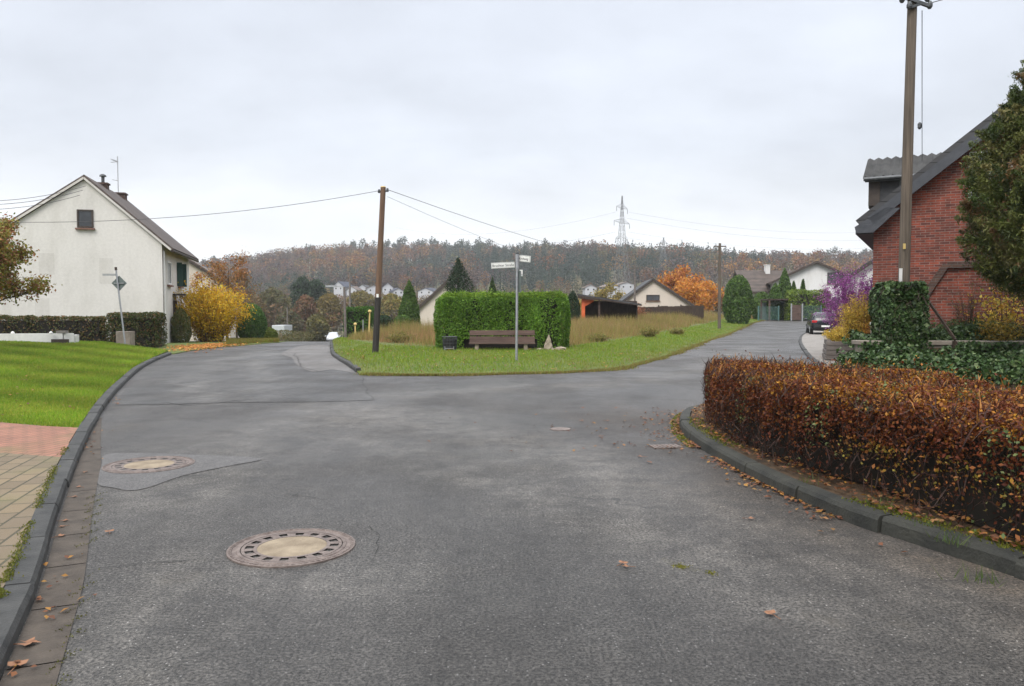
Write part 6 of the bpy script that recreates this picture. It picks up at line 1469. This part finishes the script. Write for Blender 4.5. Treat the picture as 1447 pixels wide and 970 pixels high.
# moss on the kerb tip and its back
x, y, w = along(2600, 0.10, 0.32, 0.0, 1.0); k = wob(np.c_[x, y, 0 * x], 2.0, 71) > -0.1 + 0.9 * (np.arctan2(y, x) < 1.0) * 0; x, y = x[k], y[k]
blades('moss', x, y, np.full(len(x), 0.118), 0.02, 0.02, pick([(0.12, 0.14, 0.015), (0.17, 0.17, 0.02), (0.08, 0.1, 0.015)], len(x)), M['grass'], 0.9)
x, y, w = along(900, -0.12, -0.0, 0.0, 0.3); blades('moss', x, y, np.full(len(x), 0.004), 0.014, 0.03, pick([(0.12, 0.14, 0.015), (0.17, 0.17, 0.02)], len(x)), M['grass'], 0.9)
for px, py in ((1245, 715), (1310, 745), (1140, 683), (1345, 765), (1385, 800)):
    a, b = G(px, py, 0.11); n_ = 34; blades('grass_tuft', a + rng.normal(0, 0.05, n_), b + rng.normal(0, 0.05, n_), np.full(n_, 0.1 if py < 790 else 0.02), rng.uniform(0.04, 0.12, n_), 0.006, pick([(0.06, 0.11, 0.02), (0.10, 0.14, 0.03)], n_), M['grass'], 0.9)
kl = np.array([q for q in KL if 2.5 < q[1] < 16]); 
i = rng.integers(0, len(kl), 150); w = rng.exponential(0.05, 150); x = kl[i, 0] + 0.03 + w; y = kl[i, 1] + rng.normal(0, 0.15, 150); k = wob(np.c_[x, y, 0 * x], 1.6, 5) > 0.15
litter('fallen_leaves', x[k], y[k], np.full(k.sum(), 0.02), 0.04)
# moss line along the gutter's road edge
i = rng.integers(0, len(right), 1800); x = right[i, 0] + rng.normal(0, 0.015, 1800); y = right[i, 1] + rng.uniform(-.13, .13, 1800); k = (y < 7.5) & (wob(np.c_[x, y, 0 * x], 2.2, 4) > 0.1)
blades('moss', x[k], y[k], np.full(k.sum(), 0.005), 0.008, 0.012, pick([(0.09, 0.09, 0.03), (0.12, 0.12, 0.03)], k.sum()), M['grass'], 0.9)
ly = [G(*q) for q in ((935, 790), (950, 797), (965, 803), (985, 807), (1008, 811))]
p = np.array([q for a, b in zip(ly[:-1], ly[1:]) for q in (np.array(a) + (np.array(b) - a) * t for t in rng.random(150))]) + rng.normal(0, 0.022, (600, 2))
blades('moss', p[:, 0], p[:, 1], np.full(600, 0.003), 0.006, 0.012 * (wob(np.c_[p, 0 * p[:, 0]], 9, 3) > -0.1) + 0.0005, pick([(0.20, 0.19, 0.03), (0.15, 0.15, 0.03)], 600), M['grass'], 0.9)
# orange leaves under the golden bush
qx = [G(*q) for q in ((258, 500), (275, 495), (312, 490.5), (330, 489), (318, 486), (262, 491))]
x, y = sample([np.array(q) for q in qx], 1100); x = x + rng.normal(0, 0.5, len(x)); y = y + rng.normal(0, 0.5, len(x)); litter('leaf_litter', x, y, H(x, y) + 0.06, 0.11, [(0.45, 0.17, 0.04), (0.38, 0.13, 0.035), (0.5, 0.26, 0.05)])
# single leaves on the asphalt
def one_leaf():
    n = 11; ang = np.linspace(-2.6, 2.6, n); rad = 0.5 + 0.22 * np.cos(ang * 5.0) + 0.12 * np.cos(ang)
    vs = [(0, 0, 0.008)] + [(0.06 * r * math.cos(a), 0.06 * r * math.sin(a), 0.004 + 0.012 * abs(math.sin(a * 1.7))) for a, r in zip(ang, rad)]
    m = MB(); m.add(vs, [(0, k, k + 1) for k in range(1, n)] ); m.beam((-0.005, 0, 0.007), (-0.075, 0.01, 0.006), 0.003, 0.003); return m
M['brown_leaf'] = noisy('brown_leaf', (0.14, 0.06, 0.03), (0.25, 0.125, 0.065), 30, 0.7)
lf = None
for k, (px, py, s, rz) in enumerate([(38, 914, 1.25, 0.3), (24, 945, 1.2, 1.9), (155, 754, 0.9, 2.2), (91, 738, 0.7, 0.4), (89, 746, 0.6, 4), (85, 760, 0.8, 1), (112, 690, 0.7, 3), (120, 669, 0.8, 5), (104, 704, 0.7, 0.2), (1090, 871, 1.0, 2), (880, 799, 0.9, 1), (886, 803, 0.7, 3), (822, 596, 0.9, 2), (858, 596, 0.8, 0), (849, 618, 0.9, 4), (911, 593, 1.0, 1), (906, 647, 0.9, 3), (918, 655, 0.9, 5), (1060, 735, 0.8, 0), (165, 571, 0.9, 2)]):
    x, y = G(px, py)
    if lf is None: o = lf = one_leaf().build('fallen_leaf', M['brown_leaf'])
    else: o = lf.copy(); COL.objects.link(o)
    o.location = (x, y, 0.008); o.rotation_euler = (0, 0, rz); o.scale = (s, s, s)
    tag(o, 'single curled brown leaf lying on the road surface', 'leaf', 'single fallen leaves on the road')
o = lf.copy(); COL.objects.link(o); p = G(35, 541, 0.1); o.location = (p[0], p[1], float(lawn_z(*p)) + 0.07); o.scale = (1.3,) * 3; tag(o, 'single brown leaf lying on the mown lawn', 'leaf', '')

# ================================================================== the wooded hill
def proto(kind, seed):
    r = np.random.default_rng(seed); V = []; Fq = []; C = []; k0 = 0
    def quad(v, c):
        nonlocal k0
        V.append(v); Fq.append(np.arange(4) + k0); C.append(np.tile(c, (4, 1))); k0 += 4
    def stick(a, b, w0, w1, c):
        a, b = np.array(a, float), np.array(b, float)
        for d in ((1, 0, 0), (0, 1, 0)):
            d = np.array(d, float); quad(np.array([a - d * w0, a + d * w0, b + d * w1, b - d * w1]), c)
    def leafq(p, s, c, nb=None):
        n_ = r.normal(size=3) + (0 if nb is None else nb); n_ /= np.linalg.norm(n_); t = np.cross(n_, r.normal(size=3)); t /= np.linalg.norm(t); b = np.cross(n_, t)
        quad(np.array([p - t * s * .5, p + b * s * .35, p + t * s * .5, p - b * s * .35]), c)
    bark = (0.5, 0.46, 0.44)
    if kind == 'bare' or kind == 'leaf':
        stick((0, 0, 0), (0.2, 0.1, 9), 0.17, 0.08, bark)
        for i in range(11):
            z = r.uniform(3, 9); a = r.uniform(0, 6.3); L = r.uniform(2, 4.5); e = (math.cos(a) * L * .7, math.sin(a) * L * .7, z + L)
            stick((0.1, 0, z), e, 0.08, 0.03, bark)
        n = 46 if kind == 'bare' else 80
        for i in range(n):
            d = r.normal(size=3); d /= np.linalg.norm(d); p = d * np.array((3.4, 3.4, 4.2)) * r.uniform(0.55, 1.05) + (0, 0, 8.8)
            leafq(p, r.uniform(0.7, 1.4), np.full(3, r.uniform(0.7, 1.3)), d)
    elif kind == 'pine':
        stick((0, 0, 0), (0.2, 0, 14), 0.2, 0.08, (1.0, 0.72, 0.6))
        for i in range(62):
            d = r.normal(size=3); d /= np.linalg.norm(d); p = d * np.array((2.6, 2.6, 2.6)) * r.uniform(0.4, 1.05) + (0.2, 0, 13.6)
            leafq(p, r.uniform(0.8, 1.5), np.full(3, r.uniform(0.7, 1.25)), d)
        for i in range(10): leafq(np.array((r.normal() * 1.5, r.normal() * 1.5, r.uniform(7, 11))), 1.2, np.full(3, 0.9))
    else:
        stick((0, 0, 0), (0, 0, 11), 0.18, 0.04, (1, 0.8, 0.7))
        for i in range(95):
            t = r.random() ** 1.3; a = r.uniform(0, 6.3); R_ = 3.4 * (1 - t) ** 0.8 * r.uniform(0.4, 1.1)
            leafq(np.array((math.cos(a) * R_, math.sin(a) * R_, 1.5 + t * 11.0)), 1.25 * (1 - 0.5 * t), np.full(3, r.uniform(0.7, 1.25)), np.array((math.cos(a), math.sin(a), 0.6)))
    return np.concatenate(V), np.array(Fq), np.concatenate(C)
PROT = {k: [proto(k, s) for s in range(4)] for k in ('bare', 'leaf', 'pine', 'spruce')}
HUE = {'bare': [(0.085, 0.056, 0.050), (0.10, 0.062, 0.046), (0.068, 0.054, 0.056), (0.12, 0.08, 0.05)], 'leaf': [(0.20, 0.085, 0.03), (0.16, 0.07, 0.034), (0.26, 0.14, 0.035), (0.11, 0.095, 0.035)],
       'pine': [(0.035, 0.05, 0.03), (0.045, 0.06, 0.035)], 'spruce': [(0.022, 0.042, 0.03), (0.03, 0.05, 0.032)]}
def wood(name, x, y, kinds, scale):
    V, Fq, C = [], [], []; b = 0; z = H(x, y) - 0.3
    for kind in PROT:
        for s in range(4):
            k = np.where((kinds == kind) & (np.arange(len(x)) % 4 == s))[0]
            if not len(k): continue
            pv, pf, pc = PROT[kind][s]; n = len(k); a = rng.uniform(0, 6.3, n); sc_ = scale[k] * rng.uniform(0.8, 1.2, n)
            ca, sa = np.cos(a)[:, None], np.sin(a)[:, None]
            vx = (pv[None, :, 0] * ca - pv[None, :, 1] * sa) * sc_[:, None] + x[k, None]; vy = (pv[None, :, 0] * sa + pv[None, :, 1] * ca) * sc_[:, None] + y[k, None]
            vz = pv[None, :, 2] * sc_[:, None] + z[k, None]
            V.append(np.stack([vx, vy, vz], -1).reshape(-1, 3)); Fq.append((pf[None] + (np.arange(n) * len(pv))[:, None, None] + b).reshape(-1, 4)); b += n * len(pv)
            C.append((pc[None] * pick(HUE[kind], n, None, 0.25)[:, None, :]).reshape(-1, 3))
    o = link(name, npmesh(name, np.concatenate(V), np.concatenate(Fq), np.concatenate(C)), M['leaf']); return tag(o, kind='stuff')
n = 9000; th = rng.uniform(-0.80, 0.80, n * 2); yy = np.sqrt(rng.uniform(360 ** 2, 735 ** 2, n * 2)); xx = th * yy
k = np.arange(n * 2); k = k[:n]; xx, yy = xx[k], yy[k]
q = np.c_[xx * 0.018, yy * 0.018, 0 * xx]; w1, w2, w3 = wob(q, 1.0, 51), wob(q, 0.8, 52), wob(q, 1.6, 53)
kinds = np.full(n, 'bare', dtype='<U6'); r = rng.random(n)
kinds[(w1 > 0.22) & (r < 0.75)] = 'leaf'; kinds[(r > 0.9) & (kinds == 'bare')] = 'leaf'
kinds[(w2 > 0.34) & (r < 0.9)] = 'spruce'; kinds[(w3 > 0.55) & (r < 0.8)] = 'spruce'
top = yy > 690 + 20 * w3; kinds[top & (r < 0.75)] = 'pine'
tt_ = xx / yy; kinds[(kinds == 'spruce') & (yy > 655)] = 'pine'; kinds[(yy > 640) & (tt_ > -0.2) & (tt_ < -0.02) & (r < 0.85)] = 'pine'
wood('woodland', xx, yy, kinds, 0.62 + 0.55 * rng.random(n) ** 0.8)
# scrub and trees of the valley bottom
n = 1500; th = rng.uniform(-0.62, 0.62, n); yy = np.sqrt(rng.uniform(150 ** 2, 360 ** 2, n)); xx = th * yy
k = (yy > 215) | (th < -0.12); xx, yy, th = xx[k], yy[k], th[k]
clear_ = np.zeros(len(xx), bool)
for (px, py, Y, w_, d_, *_r) in FH:
    c_ = (px - CX) / F; clear_ |= (np.abs(th - c_) < 0.010) & (yy > 270) & (yy < Y + 12)
xx, yy = xx[~clear_], yy[~clear_]; n = len(xx); r = rng.random(n)
kinds = np.where(r < 0.45, 'leaf', np.where(r < 0.85, 'bare', 'spruce')).astype('<U6')
sc2 = 0.42 + 0.25 * rng.random(n)
m2 = 260; Yr = rng.uniform(285, 306, m2); pxr = rng.uniform(440, 680, m2); pxr[190:] = rng.uniform(790, 905, 70); tops = 420 + rng.normal(0, 2.5, m2); Xr = (pxr - CX) / F * Yr
sr = (np.array([P(a, b, c)[2] for a, b, c in zip(pxr, tops, Yr)]) - H(Xr, Yr)) / 13.2
xx, yy, sc2, kinds = np.r_[xx, Xr], np.r_[yy, Yr], np.r_[sc2, np.maximum(sr, 0.2)], np.r_[kinds, rng.choice(['leaf', 'bare'], m2)]; n = len(xx)
HUE['leaf'] = [(0.14, 0.11, 0.035), (0.11, 0.10, 0.035), (0.19, 0.13, 0.04), (0.17, 0.09, 0.04)]; HUE['bare'] = [(0.11, 0.09, 0.05), (0.10, 0.075, 0.05)]
wood('thicket', xx, yy, kinds, sc2)

# moss between the driveway pavers and the kerb
ki = np.array([p for p in KLi if 3 < p[1] < 8.6]); i = rng.integers(0, len(ki) - 1, 2600); t_ = rng.random((2600, 1)); q = ki[i] * (1 - t_) + ki[i + 1] * t_ + rng.normal(0, 0.018, (2600, 2))
k = wob(np.c_[q, 0 * i], 2.4, 14) > -0.35; q = q[k]
blades('moss', q[:, 0], q[:, 1], np.full(len(q), 0.088), 0.012, 0.012, pick([(0.10, 0.12, 0.02), (0.15, 0.15, 0.025)], len(q)), M['grass'], 0.9)

# leaves blown over the lawns
x, y = sample(isl, 420, lambda x, y: (y < 29) * 1.0, [DRY, HEDGE_F]); litter('fallen_leaves', x, y, izv(x, y) + 0.07, 0.07)
x, y = sample(lp, 260, lambda x, y: np.clip((11 / np.maximum(y, 8)) ** 2, 0.05, 1)); litter('fallen_leaves', x, y, lawn_z(x, y) + 0.055, 0.055)
# rough grass in the bed behind the autumn hedge
bg_ = [np.array(q) for q in [(4.2, 10.6), (5.0, 8.6), (5.1, 6.0), (5.4, 3.6), (6.2, 1.5), (15.5, 1.0), (15.5, 12.4), (9, 12.9), (7.0, 13.2), (5.0, 12.0)]]
x, y = sample(bg_, 40000, lambda x, y: np.clip(1 - (x - 4) / 14, 0.25, 1)); bz = H(x, y) + 0.11 + 0.12 * sm(3, 7, x) * sm(9, 14, y)
blades('grass', x, y, bz, rng.uniform(0.05, 0.16, len(x)), 0.014, pick([(0.10, 0.16, 0.02), (0.15, 0.19, 0.03), (0.2, 0.18, 0.05)], len(x)), M['grass'], 0.9)
# ================================================================== moist autumn air
m, n = newmat('haze')
pv = n('ShaderNodeVolumePrincipled', Color=(0.93, 0.96, 1.0), Density=0.0003, Anisotropy=0.0)
n('ShaderNodeOutputMaterial', Volume=pv)
mb = MB(); mb.bb(-960, 960, -65, 910, -16, 92); tag(mb.build('haze', m), kind='stuff')
